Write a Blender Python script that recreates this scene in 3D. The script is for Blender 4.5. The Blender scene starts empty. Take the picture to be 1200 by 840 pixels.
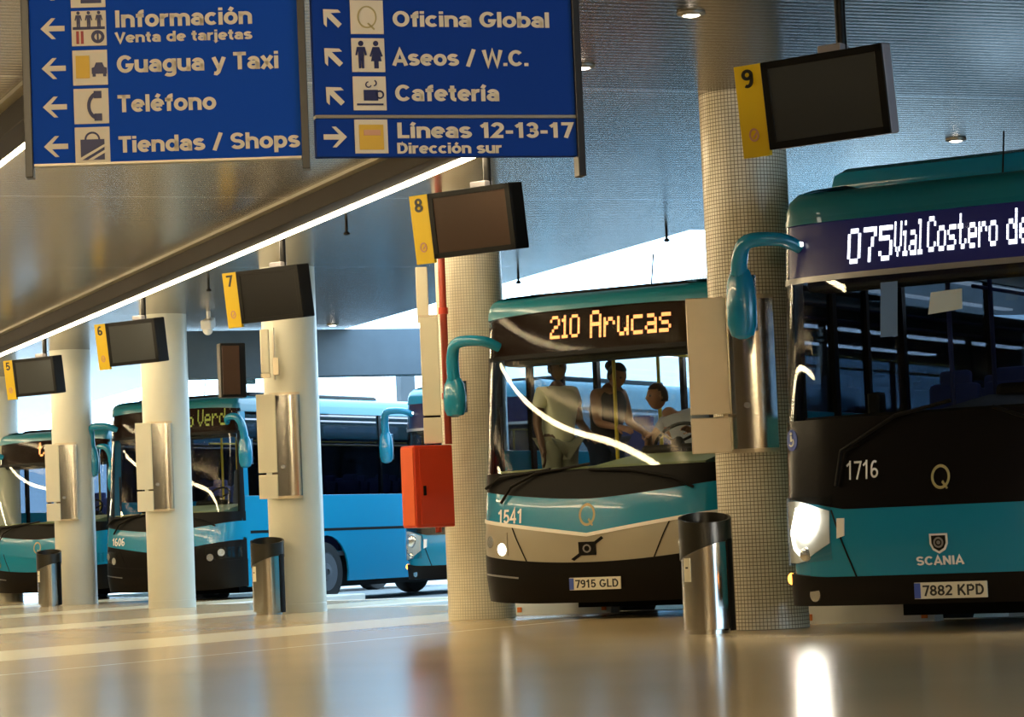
import bpy, bmesh, math, random
from math import sin, cos, pi, radians, atan, atan2, sqrt
from mathutils import Vector, Matrix
random.seed(7)
SC = bpy.context.scene
COL = SC.collection

# ---------------------------------------------------------------- camera
cam_d = bpy.data.cameras.new('camera'); cam = bpy.data.objects.new('camera', cam_d); COL.objects.link(cam)
cam_d.sensor_width = 36; cam_d.lens = 96; cam_d.clip_end = 500
AZ, PITCH, ROLL = radians(21.18), radians(3.769), radians(2.405)
Fh = Vector((sin(AZ), cos(AZ), 0)); Rh = Vector((cos(AZ), -sin(AZ), 0)); ZZ = Vector((0, 0, 1))
FW = Fh * cos(PITCH) + ZZ * sin(PITCH); U0 = -Fh * sin(PITCH) + ZZ * cos(PITCH)
RI = Rh * cos(ROLL) - U0 * sin(ROLL); UP = Rh * sin(ROLL) + U0 * cos(ROLL)
cam.matrix_world = Matrix(((RI.x, UP.x, -FW.x, -9.0), (RI.y, UP.y, -FW.y, 0), (RI.z, UP.z, -FW.z, .745), (0, 0, 0, 1)))
SC.camera = cam

# ---------------------------------------------------------------- world, light, exposure
SC.view_settings.view_transform = 'Standard'; SC.view_settings.look = 'None'
SC.view_settings.gamma = 1; SC.view_settings.use_curve_mapping = False
SC.view_settings.exposure = 0.0
CABIN = 12.0
SKY, TUBE, TUBE_LEFT, HEAD = 7.5, 24.0, 75.0, 120.0
w = bpy.data.worlds.new('sky'); SC.world = w; w.use_nodes = True
bg = w.node_tree.nodes['Background']
bg.inputs[0].default_value = (.50, .76, 1.0, 1); bg.inputs[1].default_value = SKY

# ---------------------------------------------------------------- materials
MATS = {}
def mat(name, color, rough=.5, metal=0, emit=None, es=0, var=0, spec=None, bump=None, coat=0):
    m = bpy.data.materials.new(name); m.use_nodes = True; MATS[name] = m
    nt = m.node_tree; b = nt.nodes['Principled BSDF']
    b.inputs['Base Color'].default_value = (*color, 1)
    b.inputs['Roughness'].default_value = rough; b.inputs['Metallic'].default_value = metal
    if spec is not None: b.inputs['Specular IOR Level'].default_value = spec
    if coat: b.inputs['Coat Weight'].default_value = coat; b.inputs['Coat Roughness'].default_value = .05
    if emit: b.inputs['Emission Color'].default_value = (*emit, 1); b.inputs['Emission Strength'].default_value = es
    if var:
        tc = nt.nodes.new('ShaderNodeTexCoord'); n = nt.nodes.new('ShaderNodeTexNoise')
        n.inputs['Scale'].default_value = 3; n.inputs['Detail'].default_value = 4
        mx = nt.nodes.new('ShaderNodeMix'); mx.data_type = 'RGBA'
        mx.inputs[6].default_value = (*[c * (1 - var) for c in color], 1); mx.inputs[7].default_value = (*[min(1, c * (1 + var)) for c in color], 1)
        nt.links.new(tc.outputs['Object'], n.inputs['Vector']); nt.links.new(n.outputs['Fac'], mx.inputs[0]); nt.links.new(mx.outputs[2], b.inputs['Base Color'])
    return m
def math_n(nt, op, a, b=None, c=None):
    n = nt.nodes.new('ShaderNodeMath'); n.operation = op
    for i, v in enumerate((a, b, c)):
        if v is None: continue
        if isinstance(v, (int, float)): n.inputs[i].default_value = v
        else: nt.links.new(v, n.inputs[i])
    return n.outputs[0]
def glass(name, tint, rough=.02, ior=1.5):
    m = bpy.data.materials.new(name); m.use_nodes = True; MATS[name] = m
    nt = m.node_tree; nt.nodes.clear()
    o = nt.nodes.new('ShaderNodeOutputMaterial'); t = nt.nodes.new('ShaderNodeBsdfTransparent'); g = nt.nodes.new('ShaderNodeBsdfGlossy')
    t.inputs[0].default_value = (*tint, 1); g.inputs['Roughness'].default_value = rough
    lw = nt.nodes.new('ShaderNodeLayerWeight'); lw.inputs['Blend'].default_value = .5      # Schlick reflectance, same from both sides
    f0 = ((ior - 1) / (ior + 1)) ** 2
    pw = nt.nodes.new('ShaderNodeMath'); pw.operation = 'POWER'; pw.inputs[1].default_value = 5; nt.links.new(lw.outputs['Facing'], pw.inputs[0])
    f = nt.nodes.new('ShaderNodeMath'); f.operation = 'MULTIPLY_ADD'; f.inputs[1].default_value = 1 - f0; f.inputs[2].default_value = f0; nt.links.new(pw.outputs[0], f.inputs[0])
    mx = nt.nodes.new('ShaderNodeMixShader')
    nt.links.new(f.outputs[0], mx.inputs[0]); nt.links.new(t.outputs[0], mx.inputs[1]); nt.links.new(g.outputs[0], mx.inputs[2]); nt.links.new(mx.outputs[0], o.inputs[0])
    return m

mat('paint_blue', (.006, .22, .37), .25, coat=.4)
mat('hub_dark', (.10, .10, .11), .5, metal=.3)
mat('paint_roof', (.006, .16, .22), .3, coat=.4)
mat('black_gloss', (.006, .005, .005), .22, spec=.25)
mat('black_plastic', (.005, .0045, .004), .5, var=.2, spec=.12)
mat('bumper_dark', (.007, .0055, .0045), .45, var=.2, spec=.12)
mat('silver_paint', (.42, .38, .29), .35, metal=.3, var=.04)
mat('chrome', (.8, .8, .8), .15, metal=1)
mat('silver_bowl', (.8, .8, .78), .35)
mat('paper_blue', (.18, .3, .62), .7)
mat('pale_trim', (.85, .83, .75), .35)
mat('rubber', (.012, .012, .012), .8, var=.2)
mat('hub_grey', (.3, .3, .3), .4, metal=.6)
glass('windscreen_glass', (.92, .95, .95), .02, 1.3)
glass('side_glass', (.24, .27, .31), .02, 1.4)
glass('side_glass_clear', (.55, .60, .64), .02, 1.4)
glass('display_glass', (.9, .9, .9), .05, 1.14)
glass('lens_clear', (.9, .92, .92), .02)
mat('seat_blue', (.015, .03, .14), .8, var=.2)
mat('seat_grey', (.05, .05, .055), .8, var=.2)
mat('interior_dark', (.03, .032, .036), .7)
mat('interior_light', (.25, .25, .25), .7)
mat('dash', (.26, .29, .14), .6, var=.15)
mat('rail_yellow', (.55, .42, .02), .4)
mat('led_white', (.9, .9, 1), .5, emit=(.85, .9, 1), es=3.0)
mat('led_amber', (1, .45, .1), .5, emit=(1, .37, .12), es=1.9)
mat('cabin_fill_dim', (1, 1, 1), .5, emit=(.6, .75, 1), es=1.5)
mat('cabin_fill', (1, 1, 1), .5, emit=(.9, .95, 1), es=CABIN)
mat('led_dim', (.3, .4, .05), .5, emit=(.4, .42, .04), es=.12)
mat('display_navy', (.006, .006, .03), .3, emit=(.02, .02, .1), es=.35)
mat('display_brown', (.004, .002, .001), .4, emit=(.35, .08, .01), es=.02, spec=.04)
mat('lamp_on', (1, 1, 1), .3, emit=(1, .93, .8), es=HEAD)
mat('lamp_small', (1, 1, .9), .3, emit=(1, .92, .75), es=6)
mat('lamp_amber', (1, .4, .05), .3, emit=(1, .35, .05), es=5)
mat('lamp_off', (.7, .7, .68), .15, metal=.8)
mat('decal_white', (.8, .82, .82), .5)
mat('decal_gold', (.42, .36, .16), .4)
mat('decal_blue', (.05, .1, .45), .5)
mat('plate_white', (.72, .68, .55), .5)
mat('plate_black', (.02, .02, .02), .6)
mat('paper', (.8, .84, .9), .7)
mat('sign_blue', (.005, .06, .42), .75, spec=.12)
mat('sign_navy', (.005, .04, .28), .75, spec=.12)
mat('sign_cream', (.70, .64, .52), .8, spec=.1)
mat('sign_yellow', (.66, .42, .05), .6)
mat('sign_pink', (.62, .33, .2), .6)
mat('sign_black', (.012, .011, .01), .4)
mat('sign_ink', (.01, .015, .09), .5)
mat('red_ink', (.35, .05, .05), .6)
mat('gate_yellow', (.80, .56, .0), .5, var=.05)
mat('screen_off', (.05, .056, .06), .35, spec=.15)
mat('screen_warm', (.055, .032, .02), .35, spec=.15)
mat('monitor_black', (.008, .008, .008), .4, spec=.15)
mat('monitor_grey', (.32, .31, .34), .4)
mat('steel', (.62, .6, .55), .18, metal=1, var=.08)
mat('steel_panel', (.6, .52, .38), .33, metal=.75, var=.12)
mat('cream_panel', (.72, .68, .52), .45, var=.05)
mat('bin_liner', (.016, .014, .008), .35, var=.3)
mat('red_paint', (.62, .05, .015), .35, var=.1)
mat('red_paint_lit', (.75, .12, .03), .35)  # lighter red that paints the light on the hose cabinet's left face
mat('pipe_red', (.42, .05, .02), .4)
mat('tube_light', (1, 1, 1), .5, emit=(1, .80, .50), es=TUBE)
mat('tube_left', (1, 1, 1), .5, emit=(1, .78, .46), es=TUBE_LEFT)
mat('housing_brown', (.014, .009, .004), .6, spec=.15)
mat('trim_grey', (.35, .33, .27), .4, metal=.6)
mat('road', (.22, .22, .215), .6, var=.15)
mat('kerb', (.75, .73, .66), .55, var=.08)
mat('wall_warm', (.45, .34, .2), .8, var=.1)
mat('wall_far', (.5, .52, .55), .8, var=.1)
mat('beam_grey', (.07, .10, .13), .4, var=.2)
mat('concrete_dark', (.08, .09, .1), .8, var=.1)
mat('down_light', (1, 1, 1), .5, emit=(1, .9, .75), es=14)
mat('white_plastic', (.75, .75, .72), .4)
mat('skin', (.28, .13, .07), .55); mat('skin_dark', (.10, .05, .03), .55)
mat('hair', (.018, .012, .008), .6); mat('hair_brown', (.05, .025, .012), .6)
mat('shirt_cream', (.60, .58, .42), .85, var=.08); mat('cloth_black', (.015, .014, .016), .85)
mat('shirt_grey', (.35, .36, .4), .85); mat('cloth_denim', (.03, .05, .1), .85); mat('cloth_khaki', (.28, .27, .2), .85); mat('shoe', (.03, .025, .02), .6)
mat('orange_reflector', (.8, .2, .03), .3)
mat('mirror_face', (.5, .52, .55), .05, metal=1)

def floor_material():
    m = mat('polished_terrazzo', (.3, .22, .13), .2); nt = m.node_tree; b = nt.nodes['Principled BSDF']
    tc = nt.nodes.new('ShaderNodeTexCoord'); sp = nt.nodes.new('ShaderNodeSeparateXYZ'); nt.links.new(tc.outputs['Object'], sp.inputs[0])
    n1 = nt.nodes.new('ShaderNodeTexNoise'); n1.inputs['Scale'].default_value = .5; n1.inputs['Detail'].default_value = 2; nt.links.new(tc.outputs['Object'], n1.inputs['Vector'])
    n2 = nt.nodes.new('ShaderNodeTexNoise'); n2.inputs['Scale'].default_value = 60; n2.inputs['Detail'].default_value = 2; nt.links.new(tc.outputs['Object'], n2.inputs['Vector'])
    r = nt.nodes.new('ShaderNodeValToRGB'); r.color_ramp.elements[0].position = .2; r.color_ramp.elements[1].position = .8
    r.color_ramp.elements[0].color = (.50, .385, .215, 1); r.color_ramp.elements[1].color = (.60, .475, .275, 1)
    k = math_n(nt, 'ADD', math_n(nt, 'MULTIPLY', n1.outputs['Fac'], .7), math_n(nt, 'MULTIPLY', n2.outputs['Fac'], .3)); nt.links.new(k, r.inputs[0])
    # pale inlaid stone bands running in the direction the buses point, one set for each bay
    # position across: q = -.616 x + .788 y
    q = math_n(nt, 'ADD', math_n(nt, 'MULTIPLY', sp.outputs['X'], -.616), math_n(nt, 'MULTIPLY', sp.outputs['Y'], .788))
    tot = None
    for c, wd in ((20.0, 1.5), (25.0, 1.4), (29.9, 1.4), (34.8, 1.4), (39.7, 1.4), (17.6, .06)):
        band = math_n(nt, 'LESS_THAN', math_n(nt, 'ABSOLUTE', math_n(nt, 'SUBTRACT', q, c)), wd / 2)
        tot = band if tot is None else math_n(nt, 'MAXIMUM', tot, band)
    mx = nt.nodes.new('ShaderNodeMix'); mx.data_type = 'RGBA'; nt.links.new(tot, mx.inputs[0]); nt.links.new(r.outputs[0], mx.inputs[6]); mx.inputs[7].default_value = (.97, .91, .66, 1)
    nt.links.new(mx.outputs[2], b.inputs['Base Color'])
    b.inputs['Roughness'].default_value = .19
floor_material()
def ceiling_material():
    m = mat('ceiling_slats', (.5, .48, .45), .24, metal=.85); nt = m.node_tree; b = nt.nodes['Principled BSDF']
    tc = nt.nodes.new('ShaderNodeTexCoord'); sp = nt.nodes.new('ShaderNodeSeparateXYZ'); nt.links.new(tc.outputs['Object'], sp.inputs[0])
    f = math_n(nt, 'FRACT', math_n(nt, 'DIVIDE', sp.outputs['Y'], .10))
    seam = math_n(nt, 'LESS_THAN', math_n(nt, 'FRACT', math_n(nt, 'DIVIDE', math_n(nt, 'SUBTRACT', sp.outputs['Y'], 18.2), 6.08)), .012)
    gap = math_n(nt, 'MAXIMUM', seam, math_n(nt, 'LESS_THAN', f, .10))
    bow = math_n(nt, 'MULTIPLY', math_n(nt, 'SINE', math_n(nt, 'MULTIPLY', f, pi)), .6)
    n = nt.nodes.new('ShaderNodeTexNoise'); n.inputs['Scale'].default_value = .8; n.inputs['Detail'].default_value = 3; nt.links.new(tc.outputs['Object'], n.inputs['Vector'])
    h = math_n(nt, 'ADD', bow, math_n(nt, 'MULTIPLY', n.outputs['Fac'], 2.0))
    bp = nt.nodes.new('ShaderNodeBump'); bp.inputs['Strength'].default_value = .5; bp.inputs['Distance'].default_value = .0035
    nt.links.new(h, bp.inputs['Height']); nt.links.new(bp.outputs[0], b.inputs['Normal'])
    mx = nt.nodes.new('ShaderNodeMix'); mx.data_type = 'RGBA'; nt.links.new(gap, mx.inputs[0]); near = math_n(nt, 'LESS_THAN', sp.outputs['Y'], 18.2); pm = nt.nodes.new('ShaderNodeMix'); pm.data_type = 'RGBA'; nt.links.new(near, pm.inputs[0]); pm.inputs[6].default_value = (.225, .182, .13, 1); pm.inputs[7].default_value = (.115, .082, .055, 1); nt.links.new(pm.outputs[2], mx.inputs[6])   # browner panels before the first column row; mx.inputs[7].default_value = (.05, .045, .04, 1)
    nt.links.new(mx.outputs[2], b.inputs['Base Color'])
ceiling_material()
def tile_material(name, grout):
    m = mat(name, (.6, .6, .5), .28); nt = m.node_tree; b = nt.nodes['Principled BSDF']
    tc = nt.nodes.new('ShaderNodeTexCoord'); sp = nt.nodes.new('ShaderNodeSeparateXYZ'); nt.links.new(tc.outputs['Object'], sp.inputs[0])
    ang = math_n(nt, 'MULTIPLY', math_n(nt, 'ARCTAN2', sp.outputs['Y'], sp.outputs['X']), .32)
    fu = math_n(nt, 'FRACT', math_n(nt, 'DIVIDE', math_n(nt, 'ADD', ang, 2), .0277)); fv = math_n(nt, 'FRACT', math_n(nt, 'DIVIDE', sp.outputs['Z'], .0277))
    g = math_n(nt, 'MAXIMUM', math_n(nt, 'LESS_THAN', fu, .17), math_n(nt, 'LESS_THAN', fv, .17))
    n = nt.nodes.new('ShaderNodeTexNoise'); n.inputs['Scale'].default_value = 9; nt.links.new(tc.outputs['Object'], n.inputs['Vector'])
    r = nt.nodes.new('ShaderNodeValToRGB'); r.color_ramp.elements[0].color = (.70, .64, .48, 1); r.color_ramp.elements[1].color = (.86, .82, .68, 1); nt.links.new(n.outputs['Fac'], r.inputs[0])
    mx = nt.nodes.new('ShaderNodeMix'); mx.data_type = 'RGBA'; nt.links.new(g, mx.inputs[0]); nt.links.new(r.outputs[0], mx.inputs[6]); mx.inputs[7].default_value = (*grout, 1)
    nt.links.new(mx.outputs[2], b.inputs['Base Color'])
    nt.links.new(math_n(nt, 'ADD', math_n(nt, 'MULTIPLY', g, .5), .25), b.inputs['Roughness'])
tile_material('mosaic_tile', (.17, .14, .09)); tile_material('mosaic_tile_pale', (.44, .41, .31))
mat('column_paint', (.62, .62, .52), .35, var=.05)
M = MATS

# ---------------------------------------------------------------- mesh helpers
class MB:
    def __init__(s): s.b = bmesh.new()
    def box(s, c, d, rz=0, bev=0, tilt=0, ry=0):
        r = bmesh.ops.create_cube(s.b, size=1)
        mtx = Matrix.Translation(c) @ Matrix.Rotation(rz, 4, 'Z') @ Matrix.Rotation(tilt, 4, 'X') @ Matrix.Rotation(ry, 4, 'Y') @ Matrix.Diagonal((*d, 1))
        bmesh.ops.transform(s.b, matrix=mtx, verts=r['verts'])
        if bev:
            es = list({e for v in r['verts'] for e in v.link_edges})
            bmesh.ops.bevel(s.b, geom=es, offset=bev, segments=2, affect='EDGES', profile=.5)
        return s
    def cyl(s, p0, p1, r0, r1=None, n=16, caps=True):
        p0, p1 = Vector(p0), Vector(p1); r1 = r0 if r1 is None else r1; d = p1 - p0
        r = bmesh.ops.create_cone(s.b, cap_ends=caps, segments=n, radius1=r0, radius2=r1, depth=d.length)
        q = ZZ.rotation_difference(d.normalized()).to_matrix().to_4x4()
        bmesh.ops.transform(s.b, matrix=Matrix.Translation((p0 + p1) / 2) @ q, verts=r['verts']); return s
    def ball(s, c, r, sc=(1, 1, 1), n=16):
        q = bmesh.ops.create_uvsphere(s.b, u_segments=n, v_segments=max(6, n // 2), radius=r)
        bmesh.ops.transform(s.b, matrix=Matrix.Translation(c) @ Matrix.Diagonal((*sc, 1)), verts=q['verts']); return s
    def tube(s, pts, rad, n=10, flat=1.0):
        pts = [Vector(p) for p in pts]; rs = rad if isinstance(rad, (list, tuple)) else [rad] * len(pts); rings = []
        prev = None
        for i, p in enumerate(pts):
            t = (pts[min(i + 1, len(pts) - 1)] - pts[max(i - 1, 0)]).normalized()
            if prev is None: a = t.orthogonal().normalized()
            else: a = (prev - t * prev.dot(t)).normalized()
            prev = a; bb = t.cross(a)
            rings.append([s.b.verts.new(p + (a * cos(2 * pi * k / n) + bb * sin(2 * pi * k / n) * flat) * rs[i]) for k in range(n)])
        for i in range(len(rings) - 1):
            for k in range(n): s.b.faces.new((rings[i][k], rings[i][(k + 1) % n], rings[i + 1][(k + 1) % n], rings[i + 1][k]))
        s.b.faces.new(rings[0][::-1]); s.b.faces.new(rings[-1]); return s
    def lathe(s, prof, n=24, c=(0, 0, 0), a0=0, a1=2 * pi):
        full = abs(a1 - a0 - 2 * pi) < 1e-4; m = n if full else n + 1; rings = []
        for r, z in prof: rings.append([s.b.verts.new((c[0] + r * cos(a0 + (a1 - a0) * k / n), c[1] + r * sin(a0 + (a1 - a0) * k / n), c[2] + z)) for k in range(m)])
        for i in range(len(rings) - 1):
            for k in range(n):
                k2 = (k + 1) % m if full else k + 1
                s.b.faces.new((rings[i][k], rings[i][k2], rings[i + 1][k2], rings[i + 1][k]))
        if full:
            for g, rv in ((rings[0], True), (rings[-1], False)): s.b.faces.new(g[::-1] if rv else g)
        return s
    def prism(s, pts, origin, ux, uy, depth):
        """polygon pts (2D) in plane origin+ux*u+uy*v, thickened by vector depth"""
        o = Vector(origin); ux = Vector(ux); uy = Vector(uy); d = Vector(depth)
        a = [s.b.verts.new(o + ux * p[0] + uy * p[1]) for p in pts]; b2 = [s.b.verts.new(v.co + d) for v in a]
        s.b.faces.new(a); s.b.faces.new(b2[::-1]); n = len(a)
        for i in range(n): s.b.faces.new((a[i], b2[i], b2[(i + 1) % n], a[(i + 1) % n]))
        return s
    def sheet(s, P, ns, nz, Q):
        """closed sheet between outer P(i,j) and inner Q(i,j)"""
        A = [[s.b.verts.new(P(i, j)) for j in range(nz + 1)] for i in range(ns + 1)]
        B = [[s.b.verts.new(Q(i, j)) for j in range(nz + 1)] for i in range(ns + 1)]
        for i in range(ns):
            for j in range(nz):
                s.b.faces.new((A[i][j], A[i + 1][j], A[i + 1][j + 1], A[i][j + 1])); s.b.faces.new((B[i][j], B[i][j + 1], B[i + 1][j + 1], B[i + 1][j]))
        for i in range(ns):
            s.b.faces.new((A[i][0], B[i][0], B[i + 1][0], A[i + 1][0])); s.b.faces.new((A[i][nz], A[i + 1][nz], B[i + 1][nz], B[i][nz]))
        for j in range(nz):
            s.b.faces.new((A[0][j], A[0][j + 1], B[0][j + 1], B[0][j])); s.b.faces.new((A[ns][j], B[ns][j], B[ns][j + 1], A[ns][j + 1]))
        return s
    def mesh(s, m, xf=None):
        for mm in (m,):
            v0 = len(s.b.verts); s.b.from_mesh(mm); s.b.verts.ensure_lookup_table()
            if xf is not None: bmesh.ops.transform(s.b, matrix=xf, verts=s.b.verts[v0:])
        return s
    def build(s, name, m, parent=None, smooth=False, loc=None, rz=None, angle=35):
        bmesh.ops.recalc_face_normals(s.b, faces=s.b.faces)
        me = bpy.data.meshes.new(name); s.b.to_mesh(me); s.b.free()
        if smooth:
            for p in me.polygons: p.use_smooth = True
            try: me.set_sharp_from_angle(angle=radians(angle))
            except Exception: pass
        me.materials.append(M[m] if isinstance(m, str) else m)
        o = bpy.data.objects.new(name, me); COL.objects.link(o)
        if parent: o.parent = parent
        if loc is not None: o.location = loc
        if rz is not None: o.rotation_euler = (0, 0, rz)
        return o
def tag(o, label=None, cat=None, group=None, kind=None):
    for k, v in (('label', label), ('category', cat), ('group', group), ('kind', kind)):
        if v: o[k] = v
    return o
def empty(name, loc, rz=0, label=None, cat=None, group=None):
    o = bpy.data.objects.new(name, None); o.empty_display_size = .2; COL.objects.link(o); o.location = loc; o.rotation_euler = (0, 0, rz)
    return tag(o, label, cat, group)
def copy_tree(o, parent=None):
    c = o.copy(); COL.objects.link(c)
    if parent: c.parent = parent
    for ch in list(o.children): copy_tree(ch, c)
    return c
# bold grotesque letters drawn as strokes: centre lines on a unit cap height
def _arc(cx, cy, rx, ry, a0, a1, n=14):
    return [(cx + rx * cos(radians(a0 + (a1 - a0) * k / n)), cy + ry * sin(radians(a0 + (a1 - a0) * k / n))) for k in range(n + 1)]
SW = .19
def _glyphs():
    h = SW / 2; xt = .74 - h; G = {}
    ov = lambda cx, w_, lo=h, hi=xt: _arc(cx, (lo + hi) / 2, w_, (hi - lo) / 2, 0, 360, 24)
    hump = lambda x0, wd: _arc(x0 + wd / 2, xt - .2, wd / 2, .2, 180, 0) + [(x0 + wd, 0)]
    G['o'] = (.66, [ov(.33, .235)]); G['ó'] = (.66, [ov(.33, .235), [(.29, .80), (.41, 1.0)]])
    G['n'] = (.64, [[(.1, 0), (.1, .74)], hump(.1, .44)]); G['m'] = (.97, [[(.1, 0), (.1, .74)], hump(.1, .385), hump(.485, .385)])
    G['h'] = (.64, [[(.1, 0), (.1, 1)], hump(.1, .44)]); G['r'] = (.42, [[(.1, 0), (.1, .74)], _arc(.36, xt - .24, .26, .24, 175, 80)])
    G['u'] = (.64, [[(.54, 0), (.54, .74)], [(.1, .74)] + _arc(.32, h + .2, .22, .2, 180, 360)])
    G['i'] = (.22, [[(.11, 0), (.11, .74)], [(.11, .84), (.11, 1)]]); G['í'] = (.24, [[(.11, 0), (.11, .74)], [(.07, .80), (.19, 1.0)]])
    G['l'] = (.22, [[(.11, 0), (.11, 1)]]); G['j'] = (.24, [[(.13, .74), (.13, -.08)] + _arc(.0, -.08, .13, .12, 0, -75, 8), [(.13, .84), (.13, 1)]])
    G['f'] = (.40, [[(.2, 0), (.2, .72)] + _arc(.38, .74, .18, .165, 180, 85, 8), [(.02, .66), (.39, .66)]])
    G['t'] = (.41, [[(.2, .95), (.2, .24)] + _arc(.36, .235, .16, .15, 180, 275, 8), [(.02, .66), (.38, .66)]])
    G['a'] = (.61, [[(.50, 0), (.50, .44)] + _arc(.30, .455, .20, .19, 0, 160), ov(.29, .195, h, .40)])
    G['c'] = (.60, [_arc(.33, .37, .235, .275, 48, 312, 20)])
    G['e'] = (.63, [[(.08, .37), (.55, .37)], _arc(.325, .37, .23, .275, 0, 312, 22)]); G['é'] = (.63, G['e'][1] + [[(.29, .80), (.41, 1.0)]])
    G['d'] = (.65, [ov(.32, .225), [(.545, 0), (.545, 1)]]); G['b'] = (.65, [ov(.33, .225), [(.105, 0), (.105, 1)]]); G['p'] = (.65, [ov(.33, .225), [(.105, -.27), (.105, .74)]])
    G['g'] = (.65, [ov(.32, .225), [(.545, .74), (.545, -.05)] + _arc(.325, -.06, .22, .135, 0, -150, 12)])
    G['s'] = (.58, [_arc(.29, .515, .19, .135, 25, 270, 14) + _arc(.29, .23, .20, .14, 85, -155, 14)])
    G['S'] = (.70, [_arc(.35, .70, .24, .205, 25, 265, 16) + _arc(.35, .295, .25, .20, 85, -155, 16)])
    G['x'] = (.58, [[(.06, 0), (.52, .74)], [(.52, 0), (.06, .74)]]); G['y'] = (.60, [[(.05, .74), (.31, .06)], [(.55, .74), (.26, -.12), (.17, -.20), (.06, -.18)]])
    G['V'] = (.68, [[(.05, 1), (.34, .04), (.63, 1)]]); G['W'] = (.98, [[(.05, 1), (.26, .04), (.49, .92), (.72, .04), (.93, 1)]])
    G['A'] = (.74, [[(.06, 0), (.37, .95), (.68, 0)], [(.19, .29), (.55, .29)]]); G['T'] = (.62, [[(.31, 0), (.31, 1)], [(.0, .905), (.62, .905)]])
    G['I'] = (.26, [[(.13, 0), (.13, 1)]]); G['L'] = (.58, [[(.12, 1), (.12, h), (.57, h)]]); G['O'] = (.80, [_arc(.40, .5, .30, .405, 0, 360, 28)])
    G['C'] = (.76, [_arc(.40, .5, .30, .405, 42, 318, 24)]); G['G'] = (.80, [_arc(.40, .5, .30, .405, 42, 325, 24) + [(.69, .42), (.42, .42)]])
    G['D'] = (.74, [[(.12, .905), (.34, .905)] + _arc(.34, .5, .29, .405, 90, -90, 16) + [(.12, h), (.12, 1)]])
    G['P'] = (.68, [[(.12, 0), (.12, .905), (.38, .905)] + _arc(.38, .68, .2, .225, 90, -90, 12) + [(.12, .455)]])
    G['K'] = (.72, [[(.12, 0), (.12, 1)], [(.62, 1), (.16, .42)], [(.30, .58), (.66, 0)]]); G['N'] = (.74, [[(.12, 0), (.12, 1)], [(.12, .93), (.62, .07)], [(.62, 0), (.62, 1)]])
    G['1'] = (.50, [[(.30, 0), (.30, 1)], [(.06, .72), (.28, .88)]]); G['2'] = (.60, [_arc(.29, .68, .21, .225, 165, -25, 14) + [(.10, h), (.56, h)]])
    G['3'] = (.60, [_arc(.29, .70, .19, .205, 160, -90, 14) + _arc(.29, .30, .21, .205, 90, -160, 14)])
    G['5'] = (.60, [[(.53, .905), (.16, .905), (.12, .50)] + _arc(.29, .34, .22, .245, 130, -155, 16)]); G['7'] = (.58, [[(.04, .905), (.52, .905), (.24, 0)]])
    G['8'] = (.60, [_arc(.30, .71, .18, .195, 0, 360, 20), _arc(.30, .295, .21, .20, 0, 360, 20)]); G['0'] = (.60, [_arc(.30, .5, .20, .405, 0, 360, 24)])
    G['6'] = (.60, [_arc(.30, .30, .20, .205, 0, 360, 20), [(.10, .32)] + _arc(.32, .55, .22, .355, 180, 60, 12)]); G['9'] = (.60, [_arc(.30, .70, .20, .205, 0, 360, 20), [(.50, .68)] + _arc(.28, .45, .22, .355, 0, -120, 12)])
    G['-'] = (.42, [[(.04, .38), (.38, .38)]]); G['.'] = (.24, [[(.12, 0), (.12, .19)]]); G['/'] = (.46, [[(.06, -.04), (.40, 1.04)]]); G[' '] = (.30, [])
    G['4'] = (.62, [[(.42, 0), (.42, 1), (.06, .30), (.58, .30)]]); G['B'] = (.70, [[(.12, 0), (.12, .905), (.36, .905)] + _arc(.36, .71, .18, .195, 90, -90, 10) + _arc(.38, .305, .21, .21, 90, -90, 10) + [(.12, h)]])
    return G
GLY = _glyphs()
def stroke_text(mb, s, mapf, width, cap, weight=1.0, gap=.05):
    adv = sum(GLY[c][0] + gap for c in s) - gap; sx = width / adv; sz = cap; x = 0; h = SW / 2 * weight
    for c in s:
        a, strokes = GLY[c]
        for st in strokes:
            closed = len(st) > 3 and abs(st[0][0] - st[-1][0]) + abs(st[0][1] - st[-1][1]) < 1e-6
            P = st[:-1] if closed else st; n = len(P); L = []; R = []
            for i, p in enumerate(P):
                p0 = P[i - 1] if (i or closed) else None; p1 = P[(i + 1) % n] if (i < n - 1 or closed) else None
                d0 = (Vector(p) - Vector(p0)).normalized() if p0 else None; d1 = (Vector(p1) - Vector(p)).normalized() if p1 else None
                if d0 is None: d0 = d1
                if d1 is None: d1 = d0
                n0 = Vector((-d0.y, d0.x)); n1 = Vector((-d1.y, d1.x)); m = n0 + n1
                m = n0 if m.length < .3 else m.normalized(); k = h / max(.45, m.dot(n0))
                L.append(Vector(p) + m * k); R.append(Vector(p) - m * k)
            V = [[mb.b.verts.new(mapf((x + q.x) * sx, q.y * sz, d)) for d in (0, 1)] for q in L], [[mb.b.verts.new(mapf((x + q.x) * sx, q.y * sz, d)) for d in (0, 1)] for q in R]
            for i in range(n if closed else n - 1):
                j = (i + 1) % n; l0, l1, r0, r1 = V[0][i], V[0][j], V[1][i], V[1][j]
                mb.b.faces.new((l0[1], l1[1], r1[1], r0[1])); mb.b.faces.new((l0[0], r0[0], r1[0], l1[0])); mb.b.faces.new((l0[0], l1[0], l1[1], l0[1])); mb.b.faces.new((r0[0], r0[1], r1[1], r1[0]))
            if not closed:
                for i in (0, n - 1): l, r = V[0][i], V[1][i]; mb.b.faces.new((l[0], l[1], r[1], r[0]))
        x += a + gap
def words(s, x, width, gap=.05):
    adv = sum(GLY[c][0] + gap for c in s) - gap; k = width / adv; out = []; pos = 0
    for wd in s.split(' '):
        wl = sum(GLY[c][0] + gap for c in wd) - gap; out.append((wd, x + pos * k, wl * k)); pos += wl + gap + GLY[' '][0] + gap
    return out
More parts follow.
